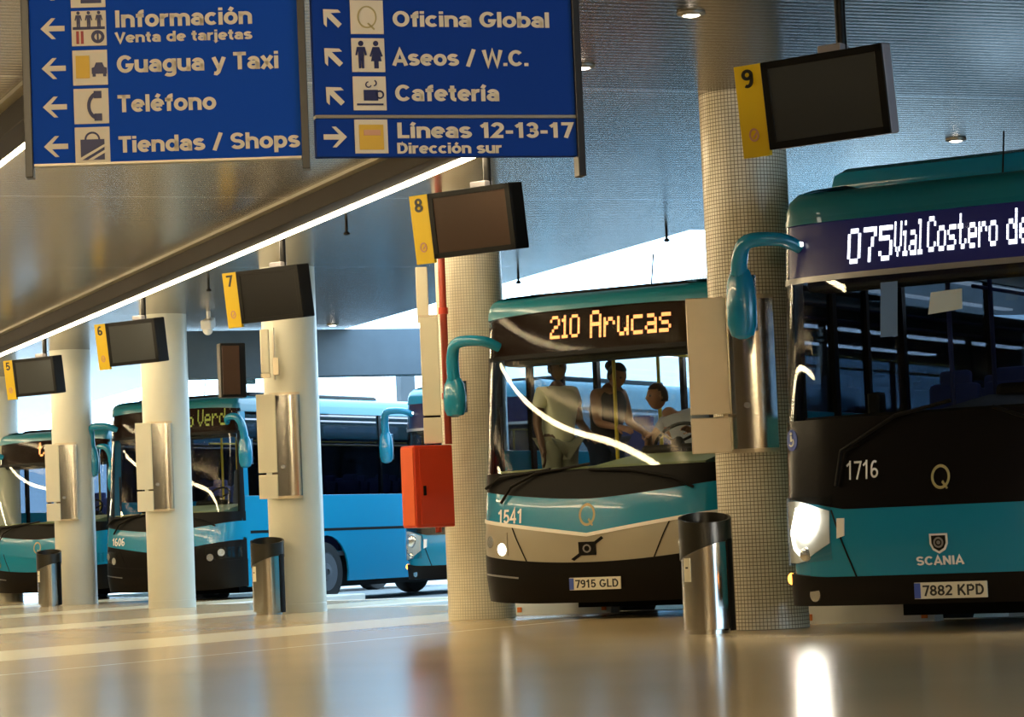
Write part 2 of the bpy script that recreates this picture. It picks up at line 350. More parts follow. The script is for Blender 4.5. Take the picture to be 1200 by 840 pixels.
def add_text(mb, s, x, z, width, cap, y=0, weight=1.0, ext=.004):
    """upright text in the xz plane facing -y: left edge x, baseline z"""
    stroke_text(mb, s, lambda u, v, d: Vector((x + u, y - ext * d, z + v)), width, cap, weight)
# 5x7 dot-matrix letters
GL = {'0': '01110100011000110001100011000101110', '1': '00100011000010000100001000010001110', '2': '01110100010000100110010001000011111', '5': '11111100001111000001000011000101110', '7': '11111000010001000010001000010000100',
      '6': '01110100001000011110100011000101110', 'A': '01110100011000111111100011000110001', 'r': '00000000001011011001100001000010000', 'u': '00000000001000110001100011001101101', 'c': '00000000000111110000100001000001111', 'a': '00000000000111000001011111000101111',
      's': '00000000000111110000011100000111110', 'V': '10001100011000110001100010101000100', 'i': '00100000000110000100001000010001110', 'l': '01100001000010000100001000010001110', 'C': '01110100011000010000100001000101110',
      'o': '00000000000111010001100011000101110', 't': '01000010001110001000010000100100110', 'e': '00000000000111010001111111000001110', 'd': '00001000010110110011100011000101111', 'b': '10000100001011011001100011000111110', 'n': '00000000001011011001100011000110001', 'G': '01110100011000010111100011000101111'}
NARROW = {'i': (1, 4), 'l': (1, 4), 't': (0, 5), 'r': (0, 5), ' ': (0, 3), '1': (1, 4)}
def led_cells(s):
    out = []; x = 0
    for ch in s:
        a, b2 = NARROW.get(ch, (0, 5))
        if ch != ' ':
            for r in range(7):
                for c in range(a, b2):
                    if GL[ch][r * 5 + c] == '1': out.append((x + c - a, 6 - r))
        x += b2 - a + 1
    return out, x - 1

# ---------------------------------------------------------------- structure
def slab(name, pts, z0, z1, m, kind='structure'):
    o = MB().prism(pts, (0, 0, z0), (1, 0, 0), (0, 1, 0), (0, 0, z1 - z0)).build(name, m); tag(o, kind=kind); return o
AX = Vector((.788, .616, 0)); FX = Vector((.616, -.788, 0)); BUSR = -atan2(.788, .616)
PITCHY = 6.2
def L_(k): return Vector((.78, 25.2 + PITCHY * k, 0))
edge = []
for k in range(-4, 8):
    L = L_(k); T = Vector((L.x, L.y, 0)) + AX * 3.82        # tip of the tooth whose root corner is L
    edge += [(L.x, L.y), (T.x, T.y)]
plat = [(-26, -8)] + [(edge[0][0], -8)] + edge + [(edge[-1][0], 84), (-26, 84)]
slab('floor', plat, -.4, 0, 'polished_terrazzo')
slab('road', [(-26, -8), (60, -8), (60, 110), (-26, 110)], -.6, -.15, 'road')
for k in range(-2, 8):                                       # white kerb strips along both sides of every tooth
    L = L_(k); T = L + AX * 3.82; Tn = L_(k - 1) + AX * 3.82
    for a, b2 in ((L, T), (Tn, L)):
        d = (b2 - a); c = (a + b2) / 2; n = Vector((d.y, -d.x, 0)).normalized()
        o = MB().box((0, 0, 0), (d.length, .14, .17), bev=.015).build('kerb', 'kerb', None, loc=(c + n * .075 + ZZ * -.08), rz=atan2(d.y, d.x)); tag(o, kind='structure')
CZ = 4.0
slab('ceiling', [(-26, -8), (22, -8), (22, 38), (7.5, 38), (7.5, 26.75), (3.5, 26.75), (3.5, 90), (-26, 90)], CZ, CZ + .35, 'ceiling_slats')  # the stretch right of the sky notch is added, unseen, to shade the road
tag(MB().box((3.0, 39.0, 3.62), (4.2, .35, .70), bev=.01).build('beam_right', 'beam_grey'), kind='structure')
tag(MB().box((8.55, 51.2, 2.3), (.3, .3, 4.9)).build('pillar_far', 'concrete_dark'), kind='structure')
tag(MB().box((-26.1, 40, 1.9), (.2, 100, 4.6)).build('wall_left', 'wall_warm'), kind='structure')
tag(MB().box((-11, -8.1, 1.9), (30, .2, 4.6)).build('wall_back', 'wall_warm'), kind='structure')
tag(MB().box((-11, 90.1, 1.9), (29, .2, 4.6)).build('wall_end', 'wall_far'), kind='structure')
tag(MB().box((22.1, 15, 1.9), (.2, 46, 4.6)).build('sky_block_wall', 'concrete_dark'), kind='structure')  # unseen wall added to block low sky light and darken the ceiling reflection
tag(MB().box((58, 50, 1.2), (.3, 118, 2.8)).build('wall_far', 'wall_far'), kind='structure')

# ---------------------------------------------------------------- columns
COLY = [18.36, 24.42, 30.5, 36.55, 42.7, 48.8, 54.9]
CX = .05
clab = ['white mosaic tiled column beside the bus showing 075, nearest of the row', 'white mosaic tiled column carrying the red cabinet and red pipe', 'smooth pale column behind the monitor numbered 7, with a bin and a side screen',
        'smooth pale column in front of the parked blue bus with a steel timetable case', 'smooth pale column near the left edge with a small bin at its foot', 'smooth pale column cut by the left edge of the picture', 'farthest tiled column, hidden beyond the left edge']
for i, y in enumerate(COLY[:6]):
    prof = [(.323, 0), (.323, .10), (.32, .104), (.32, CZ)]
    o = MB().lathe(prof, 48).build('platform_column', ('mosaic_tile', 'mosaic_tile_pale', 'column_paint')[min(i, 2)], smooth=True, loc=(CX, y, 0)); tag(o, clab[i], 'column', 'round columns along the platform')

# ---------------------------------------------------------------- lights
def strip(x, y0, y1, label, tube='tube_light', tw=.11):
    t = empty('linear_ceiling_light', (x, y0, CZ), 0, label, 'ceiling light')
    L = y1 - y0
    MB().box((-.15, L / 2, -.10), (.22, L, .20), bev=.01).build('housing', 'housing_brown', t)
    MB().box((-.30, L / 2, -.015), (.08, L, .03)).build('edge_trim', 'trim_grey', t)
    MB().box((.0, L / 2, -.165), (tw, L, tw * .9), bev=tw * .2).build('diffuser', tube, t)
    return t
strip(-1.42, 19.6, 86, 'long bright ceiling light line running over the row of monitors')
strip(-5.03, 16.6, 86, 'ceiling light line at the far left edge beside the blue sign', 'tube_left', .06)
strip(-9.5, 20, 86, 'ceiling light line above the middle of the platform', 'tube_left', .06)
strip(-9.5, -6, 9, 'added unseen ceiling light line brightening the blue sign and near floor', 'tube_left', .16)  # added out of view to brighten the sign and foreground
for (x, y, lab) in ((-1.71, 15.44, 'small round downlight in the dark ceiling above the mosaic column'), (-1.67, 17.33, 'small round downlight just right of the blue sign'), (3.02, 20.28, 'small bright ceiling spot above the roof of the bus showing 075'), (3.04, 38.32, 'small ceiling spot near the edge of the roof behind monitor 7')):
    t = empty('downlight', (x, y, CZ), 0, lab, 'downlight')
    MB().lathe([(.09, 0), (.09, -.012), (.06, -.02), (.055, -.004)], 20).build('trim_ring', 'trim_grey', t, True)
    MB().lathe([(.05, -.002), (.05, -.02), (.02, -.028)], 16).build('lamp', 'down_light', t, True)

# ---------------------------------------------------------------- hanging sign
def arrow_pts(s, ang):
    p = [(-.5, 0), (-.04, .44), (.13, .44), (-.17, .11), (.5, .11), (.5, -.11), (-.17, -.11), (.13, -.44), (-.04, -.44)]
    return [((x * cos(ang) - z * sin(ang)) * s, (x * sin(ang) + z * cos(ang)) * s) for x, z in p]
def flat(mb, pts, cx, cz, y, d=.004): mb.prism(pts, (cx, y, cz), (1, 0, 0), (0, 0, 1), (0, -d, 0)); return mb
def disc(r, n=20, sx=1, sz=1): return [(r * cos(2 * pi * k / n) * sx, r * sin(2 * pi * k / n) * sz) for k in range(n)]
def ring(mb, cx, cz, r, wd, y, sx=1, sz=1, n=28, d=.004, a0=0, a1=2 * pi):
    for k in range(n):
        a, b2 = a0 + (a1 - a0) * k / n, a0 + (a1 - a0) * (k + 1) / n
        flat(mb, [((r + wd / 2) * cos(a) * sx, (r + wd / 2) * sin(a) * sz), ((r + wd / 2) * cos(b2) * sx, (r + wd / 2) * sin(b2) * sz), ((r - wd / 2) * cos(b2) * sx, (r - wd / 2) * sin(b2) * sz), ((r - wd / 2) * cos(a) * sx, (r - wd / 2) * sin(a) * sz)], cx, cz, y, d)
    return mb
def rect(a, b2, c, d): return [(a, b2), (c, b2), (c, d), (a, d)]
def person_icon(mb, x, z, s, skirt=False, y=-.032):
    flat(mb, disc(.012 * s, 14), x, z + .052 * s, y)
    if not skirt:
        flat(mb, [(-.018 * s, .036 * s), (.018 * s, .036 * s), (.026 * s, .0), (.019 * s, -.002), (.013 * s, .018 * s), (.012 * s, -.06 * s), (.002 * s, -.06 * s), (0, -.01 * s), (-.002 * s, -.06 * s), (-.012 * s, -.06 * s), (-.013 * s, .018 * s), (-.019 * s, -.002), (-.026 * s, 0)], x, z, y)
    else:
        flat(mb, [(-.015 * s, .036 * s), (.015 * s, .036 * s), (.03 * s, -.005 * s), (.022 * s, -.008 * s), (.014 * s, .016 * s), (.024 * s, -.028 * s), (.010 * s, -.028 * s), (.010 * s, -.06 * s), (-.010 * s, -.06 * s), (-.010 * s, -.028 * s), (-.024 * s, -.028 * s), (-.014 * s, .016 * s), (-.022 * s, -.008 * s), (-.03 * s, -.005 * s)], x, z, y)
Y0 = -.026          # front face of the sign boards
t = empty('hanging_direction_sign', (-6.63, 11.86, 2.46), radians(-17.18), 'blue hanging direction sign with left arrows, reading Información, Teléfono and Shops', 'sign')
MB().box((.60, 0, .52), (1.20, .05, 1.04), bev=.004).build('board', 'sign_blue', t)
for x in (-.005, 1.205):
    MB().box((x, -.002, .745), (.035, .08, 1.59), bev=.003).build('post', 'sign_black', t)
MB().box((.60, -.002, .004), (1.17, .056, .010)).build('edge_strip', 'trim_grey', t)
for s, x, z, wd, cp in (('Información', .386, .604, .603, .076), ('Venta de tarjetas', .386, .536, .601, .046), ('Guagua y Taxi', .389, .402, .710, .077), ('Teléfono', .387, .227, .431, .076), ('Tiendas / Shops', .385, .048, .795, .072)):
    for s2, x2, w2 in words(s, x, wd):
        mb = MB(); add_text(mb, s2, x2, z, w2, cp, Y0, 1.06); mb.build('lettering', 'sign_cream', t)
for z in (.779, .607, .430, .259, .084):
    flat(MB(), arrow_pts(.105, 0), .113, z, Y0).build('arrow', 'sign_cream', t)
IC = [.775, .604, .429, .258, .087]
icons = []
for z in IC: icons.append(MB().box((.272, Y0 - .002, z), (.152, .006, .156), bev=.001).build('pictogram_panel', 'sign_cream', t))
yI = Y0 - .005
m1 = MB(); flat(m1, rect(-.045, -.06, .045, .03), .285, .775, yI); m1.build('pictogram', 'sign_ink', icons[0])
m1 = MB()
for dx in (-.045, .0, .045): person_icon(m1, .272 + dx, .64, .62, False, yI)
flat(m1, rect(-.07, -.006, .07, .006), .272, .604, yI); ring(m1, .31, .565, .022, .014, yI); flat(m1, rect(-.004, -.02, .004, .02), .31, .565, yI)
m1.build('pictogram', 'sign_ink', icons[1])
m1 = MB()
for dx in (-.05, -.03): flat(m1, rect(-.006, -.028, .006, .028), .272 + dx, .563, yI)
tag(m1.build('pictogram', 'red_ink', icons[1]), 'dark red bars')
m1 = MB(); flat(m1, rect(-.062, -.05, -.002, .05), .272, .432, yI); tag(m1.build('pictogram', 'sign_yellow', icons[2]), 'yellow bus square')
m1 = MB(); flat(m1, [(-.033, -.02), (.033, -.02), (.033, .006), (.022, .01), (.014, .030), (-.014, .030), (-.022, .01), (-.033, .006)], .312, .42, yI); flat(m1, rect(-.03, -.032, -.016, -.02), .312, .42, yI); flat(m1, rect(.016, -.032, .03, -.02), .312, .42, yI)
m1.build('pictogram', 'sign_ink', icons[2])
m1 = MB(); ring(m1, .305, .258, .055, .018, yI, .8, 1, 14, .004, radians(110), radians(250)); flat(m1, rect(-.004, -.016, .03, .016), .288, .308, yI); flat(m1, rect(-.004, -.016, .03, .016), .288, .208, yI); m1.build('pictogram', 'sign_ink', icons[3])
m1 = MB(); flat(m1, rect(-.052, -.055, .052, .035), .272, .075, yI); ring(m1, .272, .11, .03, .008, yI, 1, 1, 14, .004, 0, pi); m1.build('pictogram', 'sign_ink', icons[4])
m1 = MB(); flat(m1, [(-.06, -.05), (-.05, -.058), (.06, .005), (.052, .012)], .272, .075, yI - .004); flat(m1, [(-.02, -.055), (-.008, -.06), (.06, -.022), (.055, -.012)], .272, .075, yI - .004); tag(m1.build('pictogram_stripe', 'sign_cream', icons[4]), 'cream diagonal stripes')

t = empty('hanging_direction_sign', (-5.45, 11.5, 2.46), radians(-6.18), 'navy hanging direction sign reading Oficina Global, Aseos and Líneas 12-13-17', 'sign')
MB().box((.615, 0, .62), (1.20, .05, .86), bev=.004).build('board', 'sign_navy', t)
MB().box((.615, 0, .088), (1.20, .05, .172), bev=.004).build('lower_board', 'sign_navy', t)
MB().box((.615, -.004, .182), (1.20, .054, .014)).build('divider_strip', 'trim_grey', t)
MB().box((1.232, -.002, .72), (.035, .08, 1.62), bev=.003).build('post', 'sign_black', t)
for s, x, z, wd, cp in (('Oficina Global', .381, .588, .727, .070), ('Aseos / W.C.', .374, .412, .629, .072), ('Cafetería', .379, .252, .480, .073), ('Líneas 12-13-17', .381, .085, .815, .070), ('Dirección sur', .378, .016, .482, .048)):
    for s2, x2, w2 in words(s, x, wd):
        mb = MB(); add_text(mb, s2, x2, z, w2, cp, Y0, 1.06); mb.build('lettering', 'sign_cream', t)
for x, z, a in ((.103, .626, -pi / 4), (.102, .451, -pi / 4), (.103, .277, -pi / 4), (.100, .091, pi)):
    flat(MB(), arrow_pts(.105, a), x, z, Y0).build('arrow', 'sign_cream', t)
icons = [MB().box((.263, Y0 - .002, z), (.150, .006, .152), bev=.001).build('pictogram_panel', 'sign_cream', t) for z in (.629, .458, .286, .093)]
m1 = MB(); ring(m1, .263, .629, .043, .006, yI, .95, 1.1); flat(m1, [(0, 0), (.03, -.03), (.034, -.024), (.006, .004)], .263, .60, yI); tag(m1.build('pictogram', 'decal_gold', icons[0]), 'thin gold ring')
m1 = MB(); person_icon(m1, .23, .458, 1, False, yI); person_icon(m1, .298, .458, 1, True, yI); m1.build('pictogram', 'sign_ink', icons[1])
m1 = MB(); flat(m1, rect(-.03, -.03, .035, .018), .265, .283, yI); ring(m1, .308, .28, .016, .007, yI, 1, 1, 16); flat(m1, rect(-.06, -.008, .06, 0), .263, .24, yI)
ring(m1, .258, .325, .012, .005, yI, 1, 1, 10, .004, pi / 2, 1.9 * pi); ring(m1, .282, .332, .012, .005, yI, 1, 1, 10, .004, -pi / 2, pi * .4); m1.build('pictogram', 'sign_ink', icons[2])
m1 = MB(); flat(m1, rect(-.055, -.06, .055, .052), .263, .093, yI); tag(m1.build('pictogram', 'sign_yellow', icons[3]), 'orange yellow square')
m1 = MB(); flat(m1, rect(-.035, -.008, .04, .016), .263, .105, yI - .004); tag(m1.build('pictogram_stripe', 'sign_pink', icons[3]), 'pinkish bar')

# ---------------------------------------------------------------- numbered gate monitors
def monitor(i, num, y, z, grey, screen, label):
    t = empty('gate_monitor', (-1.335, y, z), radians(-59), label, 'monitor', 'numbered gate monitors')
    T = radians(7)
    def tl(x, yy, zz): v = Matrix.Rotation(T, 3, 'X') @ Vector((x, yy, zz)); return v
    mw, mh, dp = .84, .53, (.10 if grey else .17)
    MB().box(tl(0, 0, 0), (mw, dp, mh), tilt=T, bev=.012).build('casing', 'monitor_black' if not grey else 'monitor_grey', t)
    if not grey:
        MB().box(tl(0, dp / 2 + .04, 0), (mw * .8, .1, mh * .8), tilt=T, bev=.03).build('rear_housing', 'monitor_black', t)
    b = MB()
    for x, zz, a, c in ((0, mh / 2 - .022, mw - .004, .044), (0, -mh / 2 + .022, mw - .004, .044), (-mw / 2 + .025, 0, .05, mh - .004), (mw / 2 - .025, 0, .05, mh - .004)):
        b.box(tl(x, -dp / 2 - .006, zz), (a, .014, c), tilt=T, bev=.003)
    b.build('bezel', 'monitor_black', t)
    MB().box(tl(0, -dp / 2 - .002, 0), (mw - .09, .008, mh - .08), tilt=T).build('screen', screen, t)
    bx = -mw / 2 - .10
    nb = MB().box(tl(bx, -dp / 2 + .01, -.015), (.19, .03, mh + .03), tilt=T, bev=.003).build('number_board', 'gate_yellow', t)
    m1 = MB(); add_text(m1, num, bx - .045, .125, .085, .115, 0, .9); bmesh.ops.transform(m1.b, matrix=Matrix.Translation(tl(0, -dp / 2 - .006, 0)) @ Matrix.Rotation(T, 4, 'X'), verts=m1.b.verts[:])
    tag(m1.build('numeral', 'sign_black', nb), 'black numeral')
    m1 = MB(); ring(m1, bx, -.16, .035, .012, 0, .85, 1.0, 20); flat(m1, [(0, 0), (.03, .03), (.037, .022), (.006, -.01)], bx - .01, -.17, 0)
    bmesh.ops.transform(m1.b, matrix=Matrix.Translation(tl(0, -dp / 2 - .006, 0)) @ Matrix.Rotation(T, 4, 'X'), verts=m1.b.verts[:])
    tag(m1.build('ring_mark', 'sign_pink', nb), 'faded round mark')
    MB().cyl((.07, .05, mh / 2 - .02), (.07, .05, CZ - z - .001), .032, n=14).build('drop_pole', 'monitor_black', t, True)
    MB().box((.02, .03, mh / 2 + .025), (.16, .10, .05), bev=.008).build('bracket', 'monitor_grey', t)
    return t
monitor(0, '9', 14.36, 3.29, True, 'screen_off', 'blank grey monitor with the yellow board numbered 9')
monitor(1, '8', 20.40, 3.30, False, 'screen_warm', 'brown-lit blank monitor with the yellow board numbered 8')
monitor(2, '7', 26.26, 3.29, False, 'monitor_black', 'black blank monitor with the yellow board numbered 7')
monitor(3, '6', 32.26, 3.30, False, 'screen_off', 'small grey monitor with yellow board, third from the left edge side, between monitors 7 and 5'.replace('third from the left edge side, ', ''))
monitor(4, '5', 38.25, 3.31, False, 'screen_off', 'leftmost grey monitor with yellow board, just under the light line')
# side-facing screen on the third column
t = empty('side_screen', (-.78, 30.0, 2.78), radians(20), 'brownish boxy screen turned sideways on the column behind monitor 7', 'monitor')
MB().box((.0, .02, 0), (.30, .16, .62), bev=.015, rz=radians(-20)).build('casing', 'monitor_black', t)
MB().box((-.075, -.075, 0), (.20, .012, .55), rz=radians(-20), bev=.002).build('screen', 'screen_warm', t)
MB().box((.22, .07, -.12), (.26, .05, .06), bev=.006).build('wall_bracket', 'steel', t)

# ---------------------------------------------------------------- timetable cases on the columns
def timetable(y, z0, h, label, r=.40, a_c=205, plate_m='cream_panel', scale=1.0):
    """tall two-part steel case clasping the column: flat side panel and curved door"""
    t = empty('timetable_case', (CX, y, z0), 0, label, 'timetable case', 'steel timetable cases on columns')
    a0, a1 = radians(a_c + 8), radians(a_c + 62)
    n = 16
    def P(i, j): a = a0 + (a1 - a0) * i / n; return (r * cos(a), r * sin(a), .02 + (h - .04) * j)
    def Q(i, j): a = a0 + (a1 - a0) * i / n; return ((r - .07) * cos(a), (r - .07) * sin(a), .02 + (h - .04) * j)
    MB().sheet(P, n, 1, Q).build('curved_door', 'steel', t, True)
    cm = MB()
    for zz in (0.0, h - .03):
        def P(i, j): a = a0 + (a1 - a0) * i / n; return ((r + .008) * cos(a), (r + .008) * sin(a), zz + .03 * j)
        def Q(i, j): a = a0 + (a1 - a0) * i / n; return ((r - .08) * cos(a), (r - .08) * sin(a), zz + .03 * j)
        cm.sheet(P, n, 1, Q)
    cm.build('end_cap', 'steel_panel', t, True)
    # flat panel, tangent to the column further to the left, standing proud
    a = radians(a_c - 2); c = Vector((cos(a), sin(a), 0)); tg = Vector((-sin(a), cos(a), 0))
    ctr = c * (r + .02) + tg * .0
    yaw = atan2(-.36, .93) + radians(0)      # faces the concourse
    pc = Vector((-.42 * scale - .06, -.22, 0))
    MB().box((pc.x, pc.y, h * .62), (.29 * scale, .05, h * .74), rz=yaw, bev=.006).build('side_panel', plate_m, t)
    MB().box((pc.x, pc.y, h * .118), (.29 * scale, .05, h * .225), rz=yaw, bev=.006).build('lower_panel', plate_m, t)
    MB().box((pc.x + .2 * scale, pc.y + .02, h * .5), (.16 * scale, .04, h * .9), rz=yaw).build('back_plate', 'steel_panel', t)
    am = radians(a_c + 30)
    MB().cyl(((r - .01) * cos(am), (r - .01) * sin(am), h * .30), ((r + .025) * cos(am), (r + .025) * sin(am), h * .30), .022, n=12).build('lock', 'hub_grey', t, True)
    return t
timetable(COLY[0], 1.30, 1.16, 'large scratched steel timetable case on the mosaic column beside the bus showing 075', .40, 205, 'steel_panel')
timetable(COLY[2], 1.31, 1.22, 'steel timetable case on the column behind monitor 7, above a bin', .39, 205, 'cream_panel', .75)
timetable(COLY[3], 1.31, 1.22, 'steel timetable case with white side panel on the column before the parked blue bus', .39, 205, 'cream_panel', .75)
timetable(COLY[4], 1.31, 1.22, 'steel timetable case with white side panel, smallest in view, above the leftmost bin', .39, 205, 'cream_panel', .75)
# column 8 carries a plain flat panel, conduit, hose cabinet and pipe
t = empty('flat_notice_case', (-.52, 24.0, 1.66), radians(-21), 'narrow cream notice case above the red cabinet', 'notice case')
MB().box((0, 0, .72), (.17, .07, .92), bev=.006).build('upper_panel', 'cream_panel', t)
MB().box((0, 0, .12), (.17, .07, .24), bev=.006).build('lower_panel', 'cream_panel', t)
MB().box((0, .03, .25), (.15, .03, .5)).build('back_plate', 'black_plastic', t)
MB().box((0, .005, 1.19), (.18, .08, .02)).build('cap', 'steel_panel', t)
o = MB().box((-.53, 24.12, 3.06), (.11, .10, .52), rz=radians(-21), bev=.006).build('cable_box', 'cream_panel'); tag(o, 'slim cream cable box on the column under monitor 8', 'cable box')
t = empty('hose_pipe', (-.36, 24.03, 0), 0, 'red vertical water pipe running up the mosaic column to the ceiling', 'pipe')
MB().cyl((0, 0, 1.65), (0, 0, CZ - .001), .035, n=14).build('riser', 'pipe_red', t, True)
mb = MB()
for z in (2.1, 2.9, 3.6): mb.cyl((0, 0, z - .03), (0, 0, z + .03), .046, n=14)
mb.build('coupling', 'red_paint', t, True)
t = empty('hose_cabinet', (-.60, 23.98, .88), radians(-21+62), 'red fire hose cabinet fixed to the mosaic column', 'cabinet')
MB().box((0, 0, .38), (.42, .24, .76), rz=radians(-28), bev=.012).build('body', 'red_paint', t)
d0 = Matrix.Rotation(radians(-28), 3, 'Z')
v = d0 @ Vector((-.215, 0, .38)); MB().box(v, (.012, .21, .72), rz=radians(-28), bev=.003).build('side_door', 'red_paint_lit', t)
v = d0 @ Vector((0.02, -.124, .38)); MB().box(v, (.36, .012, .70), rz=radians(-28), bev=.003).build('front_door', 'red_paint', t)
v = d0 @ Vector((-.12, -.138, .34)); MB().box(v, (.025, .02, .09), rz=radians(-28), bev=.004).build('latch', 'black_plastic', t)
v = d0 @ Vector((.10, .0, -.03)); MB().cyl(v + Vector((0, 0, -.02)), v + Vector((0, 0, .04)), .03, n=12).build('drain_pipe', 'pipe_red', t, True)
# small fittings on column 7
t = empty('emergency_light', (-.33, 30.22, 2.78), radians(-21), 'slim cream wall light and conduit high on the column behind monitor 7', 'light fitting')
MB().box((0, 0, .23), (.10, .08, .50), bev=.012).build('diffuser', 'cream_panel', t)
MB().box((0, .01, -.05), (.11, .07, .05), bev=.006).build('end_cap', 'steel_panel', t)
MB().cyl((.10, .02, -.1), (.10, .02, .5), .012, n=10).build('conduit', 'steel_panel', t, True)
MB().box((.12, .0, .05), (.07, .06, .2), bev=.006).build('junction_box', 'steel_panel', t)

# ---------------------------------------------------------------- litter bins
def litter_bin(x, y, label):
    t = empty('litter_bin', (x, y, 0), radians(-21), label, 'litter bin', 'steel litter bins beside columns')
    r = .185
    MB().lathe([(r - .03, .0), (r - .03, .03), (r, .035), (r, .66), (r - .006, .66), (r - .006, .05)], 36).build('can', 'steel', t, True)
    # slanting black hood with an opening
    n = 36
    def top(i): return .84 + .04 * sin(2 * pi * i / n)
    def low(i): return .60 + .07 * cos(2 * pi * i / n + .5)
    def P(i, j): a = 2 * pi * i / n; rr = r + .008; return (rr * cos(a), rr * sin(a), low(i) + (top(i) - low(i)) * j)
    def Q(i, j): a = 2 * pi * i / n; rr = r - .010; return (rr * cos(a), rr * sin(a), low(i) + (top(i) - low(i)) * j)
    MB().sheet(P, n, 1, Q).build('hood', 'bin_liner', t, True)
    MB().lathe([(r - .012, .70), (r - .03, .76), (.08, .74), (.001, .72)], 24).build('liner_bag', 'bin_liner', t, True)
    a0 = radians(205)
    def P(i, j): a = a0 + radians(22) * i / 6; return ((r + .003) * cos(a), (r + .003) * sin(a), .38 + .17 * j)
    def Q(i, j): a = a0 + radians(22) * i / 6; return ((r - .001) * cos(a), (r - .001) * sin(a), .38 + .17 * j)
    st = MB().sheet(P, 6, 1, Q).build('sticker', 'cream_panel', t)
    def P(i, j): a = a0 + radians(7 + 8 * i / 4); return ((r + .005) * cos(a), (r + .005) * sin(a), .475 + .012 * j)
    def Q(i, j): a = a0 + radians(7 + 8 * i / 4); return ((r + .002) * cos(a), (r + .002) * sin(a), .475 + .012 * j)
    MB().sheet(P, 4, 1, Q).build('slot_mark', 'sign_black', st)
    a1 = radians(320)
    def P(i, j): a = a1 + radians(26) * i / 6; return ((r + .010) * cos(a), (r + .010) * sin(a), .02 + .66 * j)
    def Q(i, j): a = a1 + radians(26) * i / 6; return ((r - .001) * cos(a), (r - .001) * sin(a), .02 + .66 * j)
    MB().sheet(P, 6, 1, Q).build('side_strip', 'black_plastic', t, True)
    return t
litter_bin(-.56, 18.05, 'steel litter bin with black hood beside the nearest mosaic column')
litter_bin(-.42, 30.10, 'steel litter bin with black hood beside the column behind monitor 7')
litter_bin(-.52, 42.0, 'small distant steel litter bin beside the left column, leftmost bin')

# ---------------------------------------------------------------- ceiling sprinklers and camera
for (x, y, lab) in ((-.67, 25.93, 'small dark sprinkler head in the ceiling between monitors 7 and 8'), (-.60, 31.61, 'small dark sprinkler head in the ceiling left of monitor 7'), (3.1, 30.9, 'small dark sprinkler head near the roof edge, left one above the bus showing 210'), (3.1, 26.5, 'small dark sprinkler head near the roof edge, right one above the bus showing 210')):
    t = empty('sprinkler', (x, y, CZ), 0, lab, 'sprinkler')
    MB().cyl((0, 0, -.12), (0, 0, 0), .015, n=10).build('stem', 'black_plastic', t, True)
    MB().lathe([(.012, -.16), (.035, -.15), (.035, -.14), (.014, -.12)], 14).build('head', 'black_plastic', t, True)
t = empty('security_camera', (.55, 36.0, CZ), radians(-30), 'white security camera hanging from the ceiling between monitors 6 and 7', 'camera')
MB().cyl((0, 0, -.10), (0, 0, 0), .03, n=12).build('mount', 'white_plastic', t, True)
MB().box((0, -.03, -.17), (.15, .26, .13), tilt=radians(12), bev=.02).build('housing', 'white_plastic', t)
MB().ball((.0, -.06, -.26), .07).build('dome', 'white_plastic', t, True)

# ---------------------------------------------------------------- wheel stops
for k, lab in ((-1, 'beige concrete wheel stop under the front of the bus showing 075'), (0, 'white concrete wheel stop under the front of the bus showing 210')):
    c = L_(k) + FX * .42 - AX * .02 - ZZ * 0
    if k == -1: c = Vector((.95, 18.4, 0))
    else: c = Vector((.98, 24.6, 0))
    t = empty('wheel_stop', c, BUSR, lab, 'wheel stop')
    MB().prism([(-.09, 0), (.09, 0), (.06, .15), (-.06, .15)], (-.55, 0, .0), (0, 1, 0), (0, 0, 1), (1.1, 0, 0)).build('block', 'kerb', t)
    for x in (-.47, .47): MB().box((x, -.085, .05), (.05, .012, .05), bev=.003).build('reflector', 'orange_reflector', t)

# ---------------------------------------------------------------- buses
WB, DB, NB, LB = 1.275, .55, 3.0, 12.0
_t = [];
for i in range(401):
    a = pi / 2 * i / 400; _t.append((WB * sin(a) ** (2 / NB), DB * (1 - max(cos(a), 0) ** (2 / NB))))
_s = [0]
for i in range(400): _s.append(_s[-1] + sqrt((_t[i + 1][0] - _t[i][0]) ** 2 + (_t[i + 1][1] - _t[i][1]) ** 2))
S1 = _s[-1]; SMAX = S1 + LB - DB
def plan(s):
    sg = 1 if s >= 0 else -1; a = abs(s)
    if a >= S1: return sg * WB, DB + a - S1
    lo, hi = 0, 400
    while hi - lo > 1:
        mid = (lo + hi) // 2
        if _s[mid] <= a: lo = mid
        else: hi = mid
    f = (a - _s[lo]) / max(1e-9, _s[hi] - _s[lo])
    return sg * (_t[lo][0] + f * (_t[hi][0] - _t[lo][0])), _t[lo][1] + f * (_t[hi][1] - _t[lo][1])
def plan_n(s):
    e = .01; x0, y0 = plan(s - e); x1, y1 = plan(s + e); d = Vector((x1 - x0, y1 - y0)); d.normalize(); return d.y, -d.x
def s_at_x(x):
    lo, hi = 0., S1
    for _ in range(40):
        m = (lo + hi) / 2
        if plan(m)[0] < abs(x): lo = m
        else: hi = m
    return lo if x >= 0 else -lo
